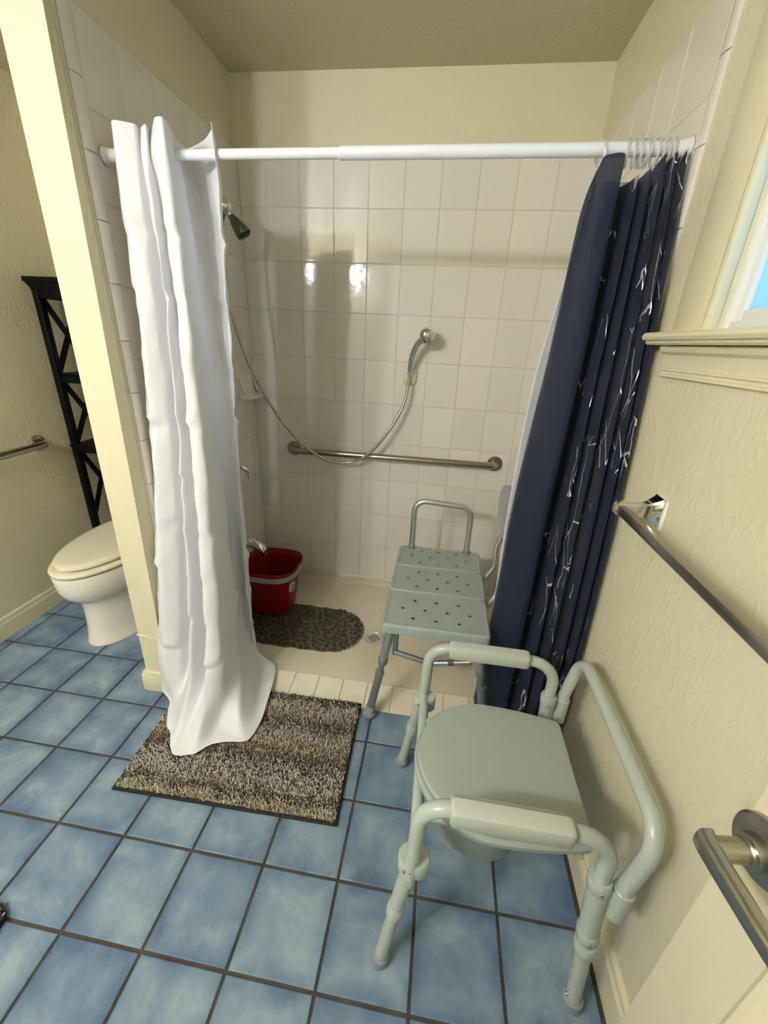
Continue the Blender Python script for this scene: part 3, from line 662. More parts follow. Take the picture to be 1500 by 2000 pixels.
va = thing('shower_valve', 'chrome single lever shower valve above the tub spout', 'valve', (.031, PLY, .78))
obj('escutcheon', L([(.078, 0), (.078, .002), (.070, .008), (.04, .013), (.026, .015)], (.0315, PLY, .80), (1, 0, 0), 36), 'chrome', va)
obj('hub', L([(.024, .012), (.024, .040), (.019, .050), (.0, .052)], (.0315, PLY, .80), (1, 0, 0), 24), 'chrome', va)
obj('lever', T(cat([(.072, PLY, .803), (.098, PLY+.010, .797), (.116, PLY+.022, .778), (.116, PLY+.026, .745)], 5), [.008, .0095, .010, .0105, .011, .0115, .012, .0125, .013, .013, .013, .0125, .0125, .012, .010, .007], 14), 'chrome', va)

tsn = thing('tub_spout', 'chrome tub spout with diverter knob over the red bucket', 'spout', (.031, PLY, .34))
R = []
for (x, z, ry, rz_) in ((.0315, .412, .031, .031), (.036, .412, .036, .036), (.040, .412, .031, .031), (.075, .411, .028, .029), (.115, .406, .0265, .0275), (.150, .394, .026, .0275), (.174, .377, .0255, .026), (.187, .360, .023, .021)):
    R.append([(x+(.35*rz_*math.sin(q) if x > .12 else 0)*.6, PLY+ry*math.cos(q), z+rz_*math.sin(q)) for q in [2*math.pi*k/20 for k in range(20)]])
obj('body', MB().loft(R), 'chrome', tsn, sharp=50)
obj('diverter_knob', L([(.0035, 0), (.0035, .016), (.0065, .018), (.0065, .026), (.004, .028)], (.155, PLY, .418), (0, 0, 1), 14), 'chrome', tsn)
obj('outlet', L([(.013, 0), (.013, .012), (.010, .014)], (.178, PLY, .355), (.25, 0, -1), 16), 'dull_chrome', tsn)

# ------------------------------------------------------------------ bucket
BC = (.205, -.325)
bk = thing('bucket', 'red plastic mop bucket with grey rim on the pebble mat', 'bucket', (BC[0], BC[1], .03))
def bring(z, rx, ry, e=.62, flare=0.):
    out = []
    for k in range(48):
        q = 2*math.pi*k/48; c, s = math.cos(q), math.sin(q)
        x = rx*math.copysign(abs(c)**e, c); y = ry*math.copysign(abs(s)**e, s)
        out.append((BC[0]+x, BC[1]+y, z))
    return out
zb = .032
R = [bring(zb, .098, .092), bring(zb+.004, .104, .098), bring(zb+.12, .120, .114), bring(zb+.232, .137, .130), bring(zb+.236, .146, .139), bring(zb+.262, .150, .143), bring(zb+.268, .147, .140), bring(zb+.262, .142, .135), bring(zb+.23, .132, .125), bring(zb+.12, .115, .109), bring(zb+.010, .099, .093)]
mb = MB().loft(R); obj('body', mb, 'bucket_red', bk, sharp=40)
# carry handle folded down over the front of the rim
hp_ = []
for k in range(41):
    q = math.pi+math.pi*(k/40); c, s = math.cos(q), math.sin(q)
    hp_.append((BC[0]+.157*math.copysign(abs(c)**.62, c), BC[1]+.150*math.copysign(abs(s)**.62, s), zb+.252-.012*math.sin(math.pi*k/40)))
rr = []
for i, p in enumerate(hp_):
    a = Vector(hp_[min(i+1, 40)])-Vector(hp_[max(i-1, 0)]); a.normalize(); o_ = Vector((a.y, -a.x, 0)); p = Vector(p)
    rr.append([tuple(p+o_*.004*sx+Vector((0, 0, .0125*sz))) for sx, sz in ((-1, -1), (1, -1), (1.4, 0), (1, 1), (-1, 1))])
obj('carry_handle', MB().loft(rr), 'bucket_rim', bk, sharp=50)
st_c = Vector((BC[0]+.128, BC[1]-.062, zb+.165))
nn = Vector((.93, -.34, -.14)).normalized(); tt = Vector((0, 0, 1)).cross(nn).normalized(); bb = nn.cross(tt)
def dec(a, b_, w, h, o): 
    c = st_c+nn*o+tt*a+bb*b_; return [tuple(c+tt*sx*w/2+bb*sz*h/2+nn*so) for so in (-.012, .001) for sx, sz in ((-1, -1), (1, -1), (1, 1), (-1, 1))]
FB = [(3, 2, 1, 0), (4, 5, 6, 7), (0, 1, 5, 4), (1, 2, 6, 5), (2, 3, 7, 6), (3, 0, 4, 7)]
stk = obj('sticker', MB().add(dec(0, 0, .030, .050, .004), FB), 'sticker', bk, sharp=0)
mb = MB()
for b_, h in ((.014, .006), (.003, .004), (-.005, .003), (-.015, .008)): mb.add([tuple(Vector(p)) for p in dec(0, b_, .022, h, .0046)], FB)
obj('sticker_print', mb, 'sticker_ink', stk, sharp=0)

# ------------------------------------------------------------------ pebble bath mat
MC = (.378, -.457); ML, MW = .345, .168
pm = thing('pebble_mat', 'brown translucent pebble shower mat lying beside the drain', 'bath mat', (MC[0], MC[1], .018))
def mat_in(x, y, r):
    dx = max(0, abs(x)-(ML-MW)); return math.hypot(dx/1., y) < MW-r
pk = []; rn = random.Random(11); tries = 0
while len(pk) < 292 and tries < 60000:
    tries += 1
    r = rn.uniform(.0085, .0128) if tries < 15000 else rn.uniform(.006, .009); x = rn.uniform(-ML, ML); y = rn.uniform(-MW, MW)
    if not mat_in(x, y, r*.8): continue
    if all(math.hypot(x-a, y-b_) > (r+c)*1.02 for a, b_, c in pk): pk.append((x, y, r))
ol = []
N = 120
for k in range(N):
    q = 2*math.pi*k/N; rr_ = MW+.004*math.sin(k*2.4)+.0015*math.sin(k*5.1)
    cx = (ML-MW)*max(-1, min(1, math.cos(q)*3)); ol.append((MC[0]+cx+rr_*math.cos(q), MC[1]+rr_*math.sin(q)))
sheet = MB().loft([[(x, y, .0195) for x, y in ol], [(x, y, .0225) for x, y in ol]])
obj('sheet', sheet, 'mat_sheet', pm, sharp=30)
pmesh = []
for v in range(5):
    mb = MB(); rn2 = random.Random(v); ring = []
    ax_ = 1+.25*rn2.random(); ph = rn2.uniform(0, 3)
    for h, s in ((0, 1.0), (.28, .96), (.52, .72), (.62, .30)):
        ring.append([(s*ax_*math.cos(2*math.pi*k/9)*(1+.08*math.sin(2*k+ph)), s/ax_*math.sin(2*math.pi*k/9)*(1+.08*math.cos(k*3+ph)), h) for k in range(9)])
    mb.loft(ring); me = bpy.data.meshes.new('pebble'); me.from_pydata(mb.v, [], mb.f)
    for p in me.polygons: p.use_smooth = True
    me.materials.append(MATS['pebble']); pmesh.append(me)
for i, (x, y, r) in enumerate(pk):
    o = bpy.data.objects.new('pebble', pmesh[i % 5]); COL.objects.link(o); o.parent = pm
    o.location = Vector((MC[0]+x, MC[1]+y, .0216))-wloc(pm); o.scale = (r, r, r*1.1); o.rotation_euler = (0, 0, rn.uniform(0, 6.28))

# ------------------------------------------------------------------ rugs
def pile(parent, name, inside, x0, x1, y0, y1, step, colf, h, rr, seed, ztop):
    rn = random.Random(seed); V = []; F = []; C = []
    base = wloc(parent); y = y0
    while y < y1:
        x = x0
        while x < x1:
            px = x+rn.uniform(-.5, .5)*step; py = y+rn.uniform(-.5, .5)*step
            if inside(px, py):
                a = rn.uniform(0, 6.28); lx, ly = rn.gauss(0, .004), rn.gauss(0, .004); hh = h*rn.uniform(.75, 1.2); o = len(V); r = rr*rn.uniform(.8, 1.3)
                for k in range(3): V.append((px+r*math.cos(a+k*2.094)-base.x, py+r*math.sin(a+k*2.094)-base.y, ztop-base.z))
                for k in range(3): V.append((px+lx+r*.75*math.cos(a+.5+k*2.094)-base.x, py+ly+r*.75*math.sin(a+.5+k*2.094)-base.y, ztop+hh-base.z))
                F += [(o, o+1, o+4, o+3), (o+1, o+2, o+5, o+4), (o+2, o, o+3, o+5), (o+3, o+4, o+5)]
                c = colf(px, py, rn); C += [c]*6
            x += step
        y += step
    me = bpy.data.meshes.new(name); me.from_pydata(V, [], F)
    ca = me.color_attributes.new('yarn_colour', 'FLOAT_COLOR', 'POINT'); ca.data.foreach_set('color', [q for c in C for q in (*c, 1.)])
    me.materials.append(MATS['yarn']); o = bpy.data.objects.new(name, me); COL.objects.link(o); o.parent = parent; o['kind'] = 'stuff'
    return o
RC = [(.072, -1.340), (.806, -1.324), (.792, -.876), (.055, -.892)]
rug = thing('bath_rug', 'shaggy striped grey and beige bath rug before the shower threshold', 'rug', (.43, -1.108, .0))
obj('backing', MB().loft([[(x, y, .0005) for x, y in RC], [(x, y, .010) for x, y in RC]]), 'rug_ground', rug, sharp=20)
obj('binding', T([(x, y, .0075) for x, y in RC], .0065, 8, closed=True), 'rug_backing', rug)
LT, BR, DK, TN = rgb(222, 214, 202), rgb(150, 134, 116), rgb(84, 75, 68), rgb(204, 190, 160)
bands = [(-1.34, TN, LT, .15), (-1.308, TN, LT, .2), (-1.292, DK, BR, .5), (-1.262, LT, BR, .35), (-1.205, LT, DK, .30), (-1.16, BR, DK, .35), (-1.115, TN, BR, .35), (-1.06, LT, BR, .40), (-1.015, DK, BR, .55), (-.975, BR, LT, .45), (-.93, LT, BR, .35), (-.905, DK, BR, .4), (-.87, BR, DK, .4)]
def rugcol(x, y, rn):
    yy = y-.02*(x-.43)+.006*math.sin(x*31)+.005*math.sin(x*77+1)+rn.gauss(0, .006)
    for (a, c1, c2, p), (b_, d1, d2, p2) in zip(bands, bands[1:]):
        if yy < b_:
            t = (yy-a)/(b_-a); c1, c2, p = ((c1, c2, p) if rn.random() > t else (d1, d2, p2)); break
    c = c2 if rn.random() < p else c1
    if rn.random() < .14: c = LT
    elif rn.random() < .08: c = DK
    k = rn.uniform(.8, 1.2); return (c[0]*k, c[1]*k, c[2]*k)
def inrug(x, y):
    s = (y-RC[0][1])/(RC[3][1]-RC[0][1]); return .004 < s < 1.03 and RC[0][0]+(RC[3][0]-RC[0][0])*s+.003 < x < RC[1][0]+(RC[2][0]-RC[1][0])*s-.005 and y < RC[3][1]+.02*(x-.055)+.0 and y > RC[0][1]+.016*(x-.072)/.734*1.0+.004
pile(rug, 'pile', inrug, .05, .81, -1.345, -.87, .0037, rugcol, .012, .0018, 2, .009)

rg2 = thing('contour_rug', 'black and cream woven rug corner on the blue floor tiles', 'rug', (-.2, -1.95, 0.))
X2, Y2, rr2 = .050, -1.652, .035
ol = [(-.45, -2.3), (X2, -2.3)]+[(X2-rr2+rr2*math.cos(q), Y2-rr2+rr2*math.sin(q)) for q in [math.pi/2*k/8 for k in range(9)]]+[(-.45, Y2)]
obj('backing', MB().loft([[(x, y, .0005) for x, y in ol], [(x, y, .014) for x, y in ol]]), 'rug_backing', rg2, sharp=20)
def in2(x, y):
    if x > X2-rr2 and y > Y2-rr2: return math.hypot(x-X2+rr2, y-Y2+rr2) < rr2
    return -.45 < x < X2 and -2.3 < y < Y2
CR = rgb(216, 206, 176)
def col2(x, y, rn):
    d = min(X2-x, Y2-y)
    if d > .02: c = CR if math.sin((x+y)*160) > -.2 else DK
    else: c = DK if rn.random() < .68 else rgb(190, 186, 176)
    k = rn.uniform(.7, 1.1); return (c[0]*k*.8, c[1]*k*.8, c[2]*k*.8)
pile(rg2, 'pile', in2, -.45, .06, -2.3, -1.64, .0062, col2, .010, .0032, 5, .013)

# ------------------------------------------------------------------ transfer bench
bn = thing('transfer_bench', 'grey plastic transfer bench with drain holes and aluminium legs straddling the threshold', 'bench', (1.056, -.62, 0.))
SX0, SX1 = .866, 1.247; ST = .470
def rrect(x0, x1, y0, y1, r, z, i=0.):
    out = []; x0 += i; x1 -= i; y0 += i; y1 -= i; r = max(r-i, .002)
    for cx, cy, a in ((x1-r, y1-r, 0), (x0+r, y1-r, 90), (x0+r, y0+r, 180), (x1-r, y0+r, 270)):
        for k in range(6):
            q = math.radians(a+90*k/5); out.append((cx+r*math.cos(q), cy+r*math.sin(q), z))
    return out
holes = []
for (y0, y1) in ((-.932, -.712), (-.709, -.512), (-.509, -.316)):
    R = [rrect(SX0, SX1, y0, y1, .022, ST-.036), rrect(SX0, SX1, y0, y1, .022, ST-.012), rrect(SX0, SX1, y0, y1, .022, ST-.005, .002), rrect(SX0, SX1, y0, y1, .022, ST-.001, .005), rrect(SX0, SX1, y0, y1, .022, ST, .009), rrect(SX0, SX1, y0, y1, .022, ST, .012), rrect(SX0, SX1, y0, y1, .022, ST-.0012, .0135), rrect(SX0, SX1, y0, y1, .022, ST-.0012, .016)]
    pn = obj('seat_panel', MB().loft(R), 'bench_plastic', bn, sharp=40)
    yc = (y0+y1)/2; cutters = MB(); spots = []
    for row, nx in ((.055, 3), (0, 4), (-.055, 3)):
        for k in range(nx):
            x = (SX0+SX1)/2+(k-(nx-1)/2)*.082
            spots.append((x, yc+row)); cutters.tube([(x, yc+row, ST-.02), (x, yc+row, ST+.02)], .0068, 14)
    hol = MB().loft([rrect(SX0, SX1, y0, y1, .022, z, .006) for z in (ST-.0335, ST-.0042)]); cut(pn, hol, 'bench_plastic')   # blow-moulded panel, hollow inside
    cut(pn, cutters, 'bench_plastic')
    for x, y in spots:      # moulded sleeve lining each real drain hole
        obj('drain_hole', L([(.0070, -.0044), (.0070, -.0013), (.0062, -.0016), (.0062, -.0044)], (x, y, ST), (0, 0, 1), 14, cap=False), 'bench_plastic', pn)
# side rails under the seat
for x in (.905, 1.208):
    obj('side_rail', T(fillet([(x+(.012 if x < 1 else -.012), -.862, .285), (x+(.012 if x < 1 else -.012), -.858, .424), (x+(.012 if x < 1 else -.012), -.385, .424), (x+(.012 if x < 1 else -.012), -.378, .285)], .045), .0115, 14), 'aluminium', bn, sharp=50)
def bleg(top, foot, knee=.5):
    top = Vector(top); foot = Vector(foot); d_ = (foot-top); ln = d_.length
    lg = obj('leg', T([top, top+d_*.36], .0158, 16), 'aluminium', bn)
    obj('sleeve', T([top+d_*.34, top+d_*.35, top+d_*.40, top+d_*.41], [.0165, .0185, .0185, .0165], 16), 'bench_leg', lg)
    obj('extension', T([top+d_*.36, top+d_*.965], .0118, 16), 'bench_leg', lg)
    obj('collar', T([top+d_*.50, top+d_*.505, top+d_*.535, top+d_*.54], [.013, .0182, .0182, .0165], 16), 'bench_leg', lg)
    mb = MB().tube([top+d_*.53, top+d_*.95], .0160, 16); obj('lower_leg', mb, 'bench_leg', lg)
    obj('foot', T([top+d_*.90, top+d_*.91, top+d_*.965, top+d_*.97, top+d_*.995, foot], [.0165, .0195, .0200, .0255, .0262, .0250], 18), 'rubber', lg)
    side = Vector((-1, 0, 0)) if top.x < 1.05 else Vector((1, 0, 0))
    for t in (.12, .26): obj('bolt', MB().sphere(tuple(top+d_*t+side*.014+Vector((0, -.002, 0))), .0045, 8, 6), 'chrome', lg)
    obj('snap_button', MB().sphere(tuple(top+d_*.74+Vector((.014, 0, 0))), .0035, 8, 6), 'chrome', lg)
    return lg
bleg((.903, -.884, .436), (.834, -.914, .0115)); bleg((1.212, -.884, .436), (1.281, -.914, .0115))
bleg((.903, -.362, .436), (.846, -.332, .034)); bleg((1.212, -.362, .436), (1.268, -.332, .034))
for y in (-.870, -.376):
    obj('cross_brace', T(fillet([(.912, y, .302), (1.048, y, .268), (1.202, y, .300)], .05, 6), .0108, 14), 'aluminium', bn)
mb = MB().tube([(1.118, -.870, .2826), (1.140, -.870, .2871)], .0111, 14); obj('sticker', mb, 'sticker_ink', bn)
obj('arm_handle', T(fillet([(.925, -.335, .40), (.925, -.335, .715), (1.183, -.335, .700), (1.185, -.335, .40)], .052, 8), .0132, 16), 'aluminium', bn, sharp=50)
for x in (.925, 1.185): obj('handle_ferrule', T([(x, -.335, .462), (x, -.335, .484), (x, -.335, .488)], [.0160, .0160, .0140], 16), 'bench_leg', bn)
# backrest on the wall side
for y in (-.495, -.688):
    obj('back_tube', T(fillet([(1.18, y, .423), (1.255, y, .423), (1.296, y+.005, .50), (1.292, y+.01, .60), (1.318, y+.01, .68), (1.318, y+.01, .80)], [.03, .045, .05, .03]), .0122, 14), 'aluminium', bn, sharp=50)
R = []
for x, i in ((1.300, .012), (1.297, .004), (1.299, .0), (1.312, .0), (1.315, .005)):
    ring = []
    for k in range(40):
        q = 2*math.pi*k/40; c, s = math.cos(q), math.sin(q)
        hw = .175*(1-.16*(1-s)*.5); ring.append((x-.012*abs(c)**2, -.548+(hw-i)*math.copysign(abs(c)**.62, c), .765+(.098-i)*math.copysign(abs(s)**.62, s)))
    R.append(ring)
obj('backrest', MB().loft(R), 'bench_plastic', bn, sharp=40)

# ------------------------------------------------------------------ commode chair
cm = thing('commode_chair', 'pale grey steel commode chair with closed lid and padded arms', 'commode chair', (1.2, -1.36, 0.))
AZ = .582
for s, ya, yf in ((1, -1.142, -1.088), (-1, -1.578, -1.592)):
    yk = lambda z: yf+(ya-yf)*min(1, z/.40)
    arm = obj('arm_frame', T(fillet([(1.030, yk(.33), .33), (1.036, ya, .46), (1.038, ya, AZ), (1.388, ya, AZ-.006), (1.390, ya, .40)], [.02, .075, .072], 8), .0155, 18), 'commode_paint', cm, sharp=50)
    # foam arm pad: chunky, flat topped
    R = []
    for x, k in ((1.092, .80), (1.096, .96), (1.102, 1.), (1.300, 1.), (1.307, .96), (1.311, .80)):
        R.append([(x, ya+.0245*k*c_, AZ+.001+.0195*k*z_) for c_, z_ in ((-1, -.85), (-.88, -1), (.88, -1), (1, -.85), (1, .30), (.90, .48), (.50, .62), (.36, 1.0), (-.70, 1.05), (-.96, .92), (-1, .7))])
    obj('arm_pad', MB().loft(R), 'commode_foam', arm, sharp=50)
    def pt(z, rear): return (1.028-(.046 if not rear else 0)*(1-z/.37)+(0 if not rear else .362+.040*(1-z/.44)), yf+(ya-yf)*min(1, z/.40), z)
    # front leg
    fl = obj('leg', T([pt(.012, 0), pt(.33, 0)], .0150, 18), 'commode_paint', cm)
    obj('leg_tube', T([pt(.20, 0), pt(.36, 0)], .0168, 18), 'commode_paint', fl)
    obj('leg_sleeve', T([pt(.205, 0), pt(.21, 0), pt(.235, 0), pt(.24, 0)], [.0158, .0195, .0195, .0170], 18), 'commode_paint', fl)
    obj('foot', T([pt(0, 0), pt(.012, 0), pt(.030, 0), pt(.034, 0)], [.0195, .0212, .0205, .0168], 18), 'rubber', fl)
    # rear leg with receptacle
    rl = obj('leg', T([pt(.012, 1), pt(.30, 1)], .0160, 18), 'commode_paint', cm)
    obj('receptacle', T([pt(.28, 1), pt(.462, 1), pt(.464, 1), pt(.464, 1)], [.0200, .0200, .0200, .0168], 20), 'commode_paint', rl)
    for z0 in (.428, .262, .214):
        obj('leg_sleeve', T([pt(z0, 1), pt(z0+.004, 1), pt(z0+.030, 1), pt(z0+.034, 1)], [.0198, .0222, .0222, .0205], 18), 'commode_paint', rl)
    obj('foot', T([pt(0, 1), pt(.012, 1), pt(.032, 1), pt(.036, 1)], [.0205, .0228, .0218, .0175], 18), 'rubber', rl)
    mb = MB()
    for k in range(6):
        p = Vector(pt(.065+.024*k, 1)); mb.tube([(p.x-.0300, p.y-.0104, p.z), (p.x-.004, p.y-.0014, p.z)], .0027, 10)
    cut(rl, mb, 'commode_paint', 35)      # real adjustment holes
    mb = MB(); p = Vector(pt(.048, 1)); mb.sphere((p.x-.0172, p.y-.0045, p.z), .0045, 8, 6)
    obj('snap_button', mb, 'chrome', rl)
    mb = MB()
    for z in (.445, .280): p = Vector(pt(z, 1)); mb.sphere((p.x-.003, p.y-.0214, p.z), .0034, 8, 6)
    obj('rivet', mb, 'steel', rl)
    # front clamp holding the crossbar
    zc = .378; p = Vector(pt(zc, 0)); iy = s*-1
    R = []
    for z in (zc-.022, zc-.018, zc+.018, zc+.022):
        i = 0 if abs(z-zc) < .02 else .002; ring = []
        for k in range(20):
            q = 2*math.pi*k/20; ring.append((p.x+.008+(.033-i)*math.copysign(abs(math.cos(q))**.8, math.cos(q)), p.y+iy*.010+(.0245-i)*math.copysign(abs(math.sin(q))**.8, math.sin(q)), z+.10*(p.x-1.03)))
        R.append(ring)
    cp = obj('clamp', MB().loft(R), 'commode_paint', cm, sharp=40)
    mb = MB()
    for dx in (-.010, .002): mb.sphere((p.x+dx, p.y+iy*.010-.0240, zc+.004), .003, 8, 6)
    obj('screw', mb, 'steel', cp)
    # socket for the back bar
    q = Vector((1.430, ya+(.004 if s > 0 else -.008), .415))
    obj('back_socket', T([q+Vector((0, 0, -.040)), q+Vector((0, 0, .038)), q+Vector((0, 0, .040))], [.0192, .0192, .0172], 18), 'commode_paint', cm)
    obj('socket_strap', B(1.392, q.y-.006, .385, 1.428, q.y+.006, .445, bev=.003), 'commode_paint', cm)
obj('back_bar', T(fillet([(1.430, -1.138, .40), (1.430, -1.138, .470), (1.452, -1.138, .612), (1.452, -1.586, .612), (1.430, -1.586, .470), (1.430, -1.586, .40)], [.05, .062, .062, .05], 8), .0155, 18), 'commode_paint', cm, sharp=50)
# seat frame
obj('front_crossbar', T(fillet([(1.036, -1.112, .392), (1.037, -1.36, .392), (1.038, -1.590, .380)], .03), .0138, 16), 'commode_paint', cm)
obj('rear_crossbar', T(fillet([(1.398, -1.13, .355), (1.384, -1.20, .392), (1.384, -1.51, .392)], .03), .0098, 16), 'commode_paint', cm)
for y in (-1.24, -1.485): obj('seat_rail', T([(1.046, y, .396), (1.384, y, .390)], .0115, 16), 'commode_paint', cm)
mb = MB().sphere((1.034, -1.43, .396), .005, 8, 6); obj('snap_button', mb, 'chrome', cm)
def dring(z, i=0., n=36, cx=1.200, x0=1.022, x1=1.406, yc=-1.362, hw=.170):
    """D outline: round nose towards -X, sides drawing in a little to a straight rear edge"""
    half = []
    for k in range(n+1):
        q = math.pi/2*k/n; half.append((cx-(cx-x0-i)*math.cos(q), (hw-i)*math.sin(q)))
    for k in range(1, 9):
        t = k/8; half.append((cx+(x1-i-.014-cx)*t, (hw-i)*(1-.115*t*t)))
    xe, ye = half[-1]
    for k in range(1, 5):
        q = math.pi/2*k/4; half.append((xe+.014*math.sin(q), ye-.014*(1-math.cos(q))))
    return [(x, yc+y, z) for x, y in half]+[(x, yc-y, z) for x, y in half[::-1][:-1]]
obj('seat', MB().loft([dring(.404, .006), dring(.410, .0), dring(.424, -.002), dring(.432, .004), dring(.433, .012)]), 'commode_lid', cm, sharp=35)
obj('lid', MB().loft([dring(.434, .016), dring(.436, .007), dring(.446, .005), dring(.451, .009), dring(.4525, .018), dring(.4530, .06)]), 'commode_lid', cm, sharp=35)
obj('pail', L([(.098, .235), (.112, .243), (.136, .39), (.146, .398), (.146, .403)], (1.195, -1.362, 0), seg=36), 'pail', cm, sharp=40)
mb = MB().box(-.010, -.0008, -.022, .010, .0008, .022, mtx=Matrix.Translation((1.386, -1.150, .345)) @ Matrix.Rotation(.5, 4, 'Y') @ Matrix.Rotation(.5, 4, 'Z'))
tg = obj('hang_tag', mb, 'sticker', cm, sharp=0)
mb = MB()
for k in range(4): mb.box(-.0075, -.0013, -.016+.007*k, .0075, -.0007, -.012+.007*k, mtx=Matrix.Translation((1.386, -1.150, .345)) @ Matrix.Rotation(.5, 4, 'Y') @ Matrix.Rotation(.5, 4, 'Z'))
obj('tag_print', mb, 'sticker_ink', tg, sharp=0)

# ------------------------------------------------------------------ towel bar
tb = thing('towel_bar', 'square chrome towel bar below the window sill', 'towel bar', (XR, -1.4, 1.02))
for y in (-1.148, -1.700):
    R = []
    for x, hy, hz, dz in ((XR+.001, .024, .034, 0), (XR-.006, .024, .034, 0), (XR-.010, .020, .030, 0), (XR-.030, .012, .017, 0), (XR-.055, .010, .0125, 0), (XR-.074, .0135, .0135, 0), (XR-.094, .0135, .0135, 0), (XR-.097, .010, .010, 0)):
        R.append([(x, y+a*hy, 1.052+b_*hz+dz) for a, b_ in ((-1, -.8), (-.8, -1), (.8, -1), (1, -.8), (1, .8), (.8, 1), (-.8, 1), (-1, .8))])
    obj('post', MB().loft(R), 'chrome', tb, sharp=30)
obj('bar', B(XR-.093, -1.700, 1.043, XR-.075, -1.148, 1.061, bev=.0015), 'nickel', tb)
# white caulk ring around the post foot
mb = MB().loft([[(XR-.0005, -1.148+a*.030, 1.050+b_*.041) for a, b_ in ((-1, -.85), (0, -1.05), (.9, -.8), (1.05, 0), (.9, .8), (0, 1), (-.95, .8), (-1.05, 0))], [(XR-.003, -1.148+a*.027, 1.050+b_*.037) for a, b_ in ((-1, -.85), (0, -1.05), (.9, -.8), (1.05, 0), (.9, .8), (0, 1), (-.95, .8), (-1.05, 0))]])
obj('caulk', mb, 'vinyl', tb)

# small slotted plate at the baseboard behind the commode
sv = thing('wall_plate', 'small white slotted plate on the baseboard behind the commode chair', 'wall plate', (XR-.012, -1.375, .07))
pl = obj('plate', B(XR-.0190, -1.435, .070, XR-.008, -1.325, .116, bev=.004), 'trim_paint', sv)
cut(pl, B(XR-.03, -1.405, .086, XR-.0095, -1.345, .100), 'trim_paint')
obj('slot', B(XR-.0105, -1.404, .087, XR-.0085, -1.346, .099), 'dull_chrome', sv)

# ------------------------------------------------------------------ toilet
TXc = -.495
tl_ = thing('toilet', 'white elongated toilet with closed ivory lid behind the partition', 'toilet', (TXc, -.45, 0.))
def egg(z, a, yf, yb, n=48, e=1.0):
    out = []; yc = yb+(yf-yb)*.42
    for k in range(n):
        q = 2*math.pi*k/n; c, s = math.cos(q), math.sin(q)
        if s < 0: out.append((TXc+a*c, yc+(yc-yf)*s, z))
        else: out.append((TXc+a*math.copysign(abs(c)**.75, c), yc+(yb-yc)*abs(s)**.8, z))
    return out
R = [egg(0.001, .152, -.770, -.20), egg(.012, .152, -.770, -.20), egg(.020, .147, -.764, -.20), egg(.08, .143, -.756, -.2), egg(.16, .141, -.752, -.2), egg(.225, .143, -.756, -.19), egg(.245, .150, -.770, -.18), egg(.262, .163, -.795, -.17), egg(.285, .176, -.818, -.16), egg(.310, .183, -.831, -.16), egg(.330, .186, -.837, -.16), egg(.392, .188, -.844, -.16), egg(.398, .185, -.841, -.16)]
obj('bowl', MB().loft(R), 'toilet_china', tl_, sharp=50)
obj('seat', MB().loft([egg(.398, .150, -.80, -.25), egg(.4035, .152, -.802, -.25), egg(.4045, .178, -.833, -.24), egg(.408, .186, -.842, -.23), egg(.417, .188, -.845, -.23), egg(.423, .184, -.840, -.23), egg(.425, .174, -.829, -.24)]), 'seat_plastic', tl_, sharp=50)
obj('lid', MB().loft([egg(.424, .145, -.785, -.26), egg(.431, .147, -.788, -.26), egg(.4315, .160, -.812, -.25), egg(.435, .168, -.820, -.245), egg(.447, .169, -.821, -.245), egg(.453, .163, -.814, -.25), egg(.456, .145, -.795, -.26), egg(.457, .09, -.73, -.32)]), 'seat_plastic', tl_, sharp=50)
mb = MB()
for x in (-.075, .075): mb.tube([(TXc+x-.02, -.248, .432), (TXc+x+.02, -.248, .432)], .011, 12)
obj('hinge', mb, 'seat_plastic', tl_)
tk = obj('tank', MB().loft([rrect(TXc-.225, TXc+.225, -.205, -.012, .03, .385), rrect(TXc-.235, TXc+.235, -.212, -.01, .03, .42), rrect(TXc-.255, TXc+.255, -.222, -.008, .03, .655)]), 'toilet_china', tl_, sharp=40)
obj('tank_lid', MB().loft([rrect(TXc-.268, TXc+.268, -.236, -.004, .03, .652), rrect(TXc-.272, TXc+.272, -.240, -.003, .03, .660), rrect(TXc-.272, TXc+.272, -.240, -.003, .03, .690), rrect(TXc-.264, TXc+.264, -.232, -.006, .03, .698)]), 'toilet_china', tl_, sharp=40)
obj('flush_handle', MB().lathe([(.012, 0), (.012, .012)], (TXc-.225, -.219, .625), (0, -1, 0), 14).tube([(TXc-.225, -.233, .625), (TXc-.185, -.236, .620), (TXc-.150, -.236, .615)], [.007, .006, .005], 10), 'chrome', tl_)

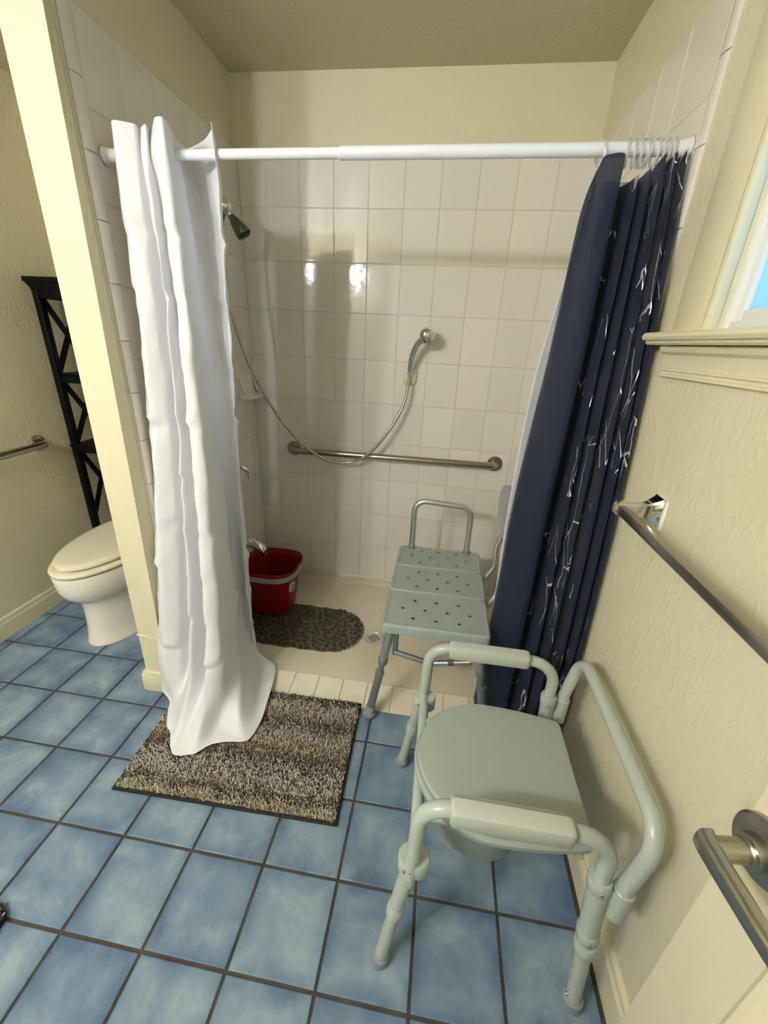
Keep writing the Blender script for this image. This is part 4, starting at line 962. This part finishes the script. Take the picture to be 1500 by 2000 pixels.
# ------------------------------------------------------------------ over-toilet shelf
et = thing('shelf_unit', 'black wooden over-toilet shelf with crossed side braces', 'shelf', (-.53, -.12, 0.))
LX = (-.868, -.135); FY, RYb = -.236, -.014; lw = .030
for x in LX:
    for y in (FY, RYb): obj('leg', B(x-lw/2, y-lw/2, 0.0005, x+lw/2, y+lw/2, 1.53, bev=.002), 'shelf_black', et)
top = obj('top', B(LX[0]-.032, FY-.032, 1.553, LX[1]+.032, RYb+.016, 1.573, bev=.002).loft([rrect(LX[0]-.016, LX[1]+.016, FY-.016, RYb+.015, .004, 1.522), rrect(LX[0]-.020, LX[1]+.020, FY-.020, RYb+.015, .004, 1.535), rrect(LX[0]-.030, LX[1]+.030, FY-.030, RYb+.016, .004, 1.554)]), 'shelf_black', et, sharp=25)
for y in (FY, RYb): obj('apron', B(LX[0], y-.008, 1.488, LX[1], y+.008, 1.525), 'shelf_black', et)
for x in LX: obj('apron', B(x-.008, FY, 1.488, x+.008, RYb, 1.525), 'shelf_black', et)
lv = [1.488, 1.150, .800, .30]
for z in (1.150, .800):
    obj('shelf', B(LX[0]-.018, FY-.020 if z < 1 else FY+.0, z-.002, LX[1]+.018, RYb+.015, z+.012, bev=.002), 'shelf_black', et)
    for x in LX: obj('shelf_rail', B(x-.010, FY, z-.030, x+.010, RYb, z), 'shelf_black', et)
    for y in (FY, RYb): obj('shelf_rail', B(LX[0], y-.010, z-.030, LX[1], y+.010, z), 'shelf_black', et)
for x in LX:
    for (z1, z0) in ((1.490, 1.160), (1.122, .812), (.772, .40)):
        for (ya, yb) in ((FY+.012, RYb-.012), (RYb-.012, FY+.012)):
            a = Vector((x, ya, z1)); b_ = Vector((x, yb, z0)); d_ = (b_-a).normalized(); n_ = Vector((1, 0, 0)).cross(d_)
            off = .004 if ya == FY+.012 else -.004
            obj('cross_brace', MB().loft([[tuple(p+n_*s1*.0105+Vector((s2*.007+off, 0, 0))) for s1, s2 in ((-1, -1), (1, -1), (1, 1), (-1, 1))] for p in (a, b_)]), 'shelf_black', et, sharp=30)
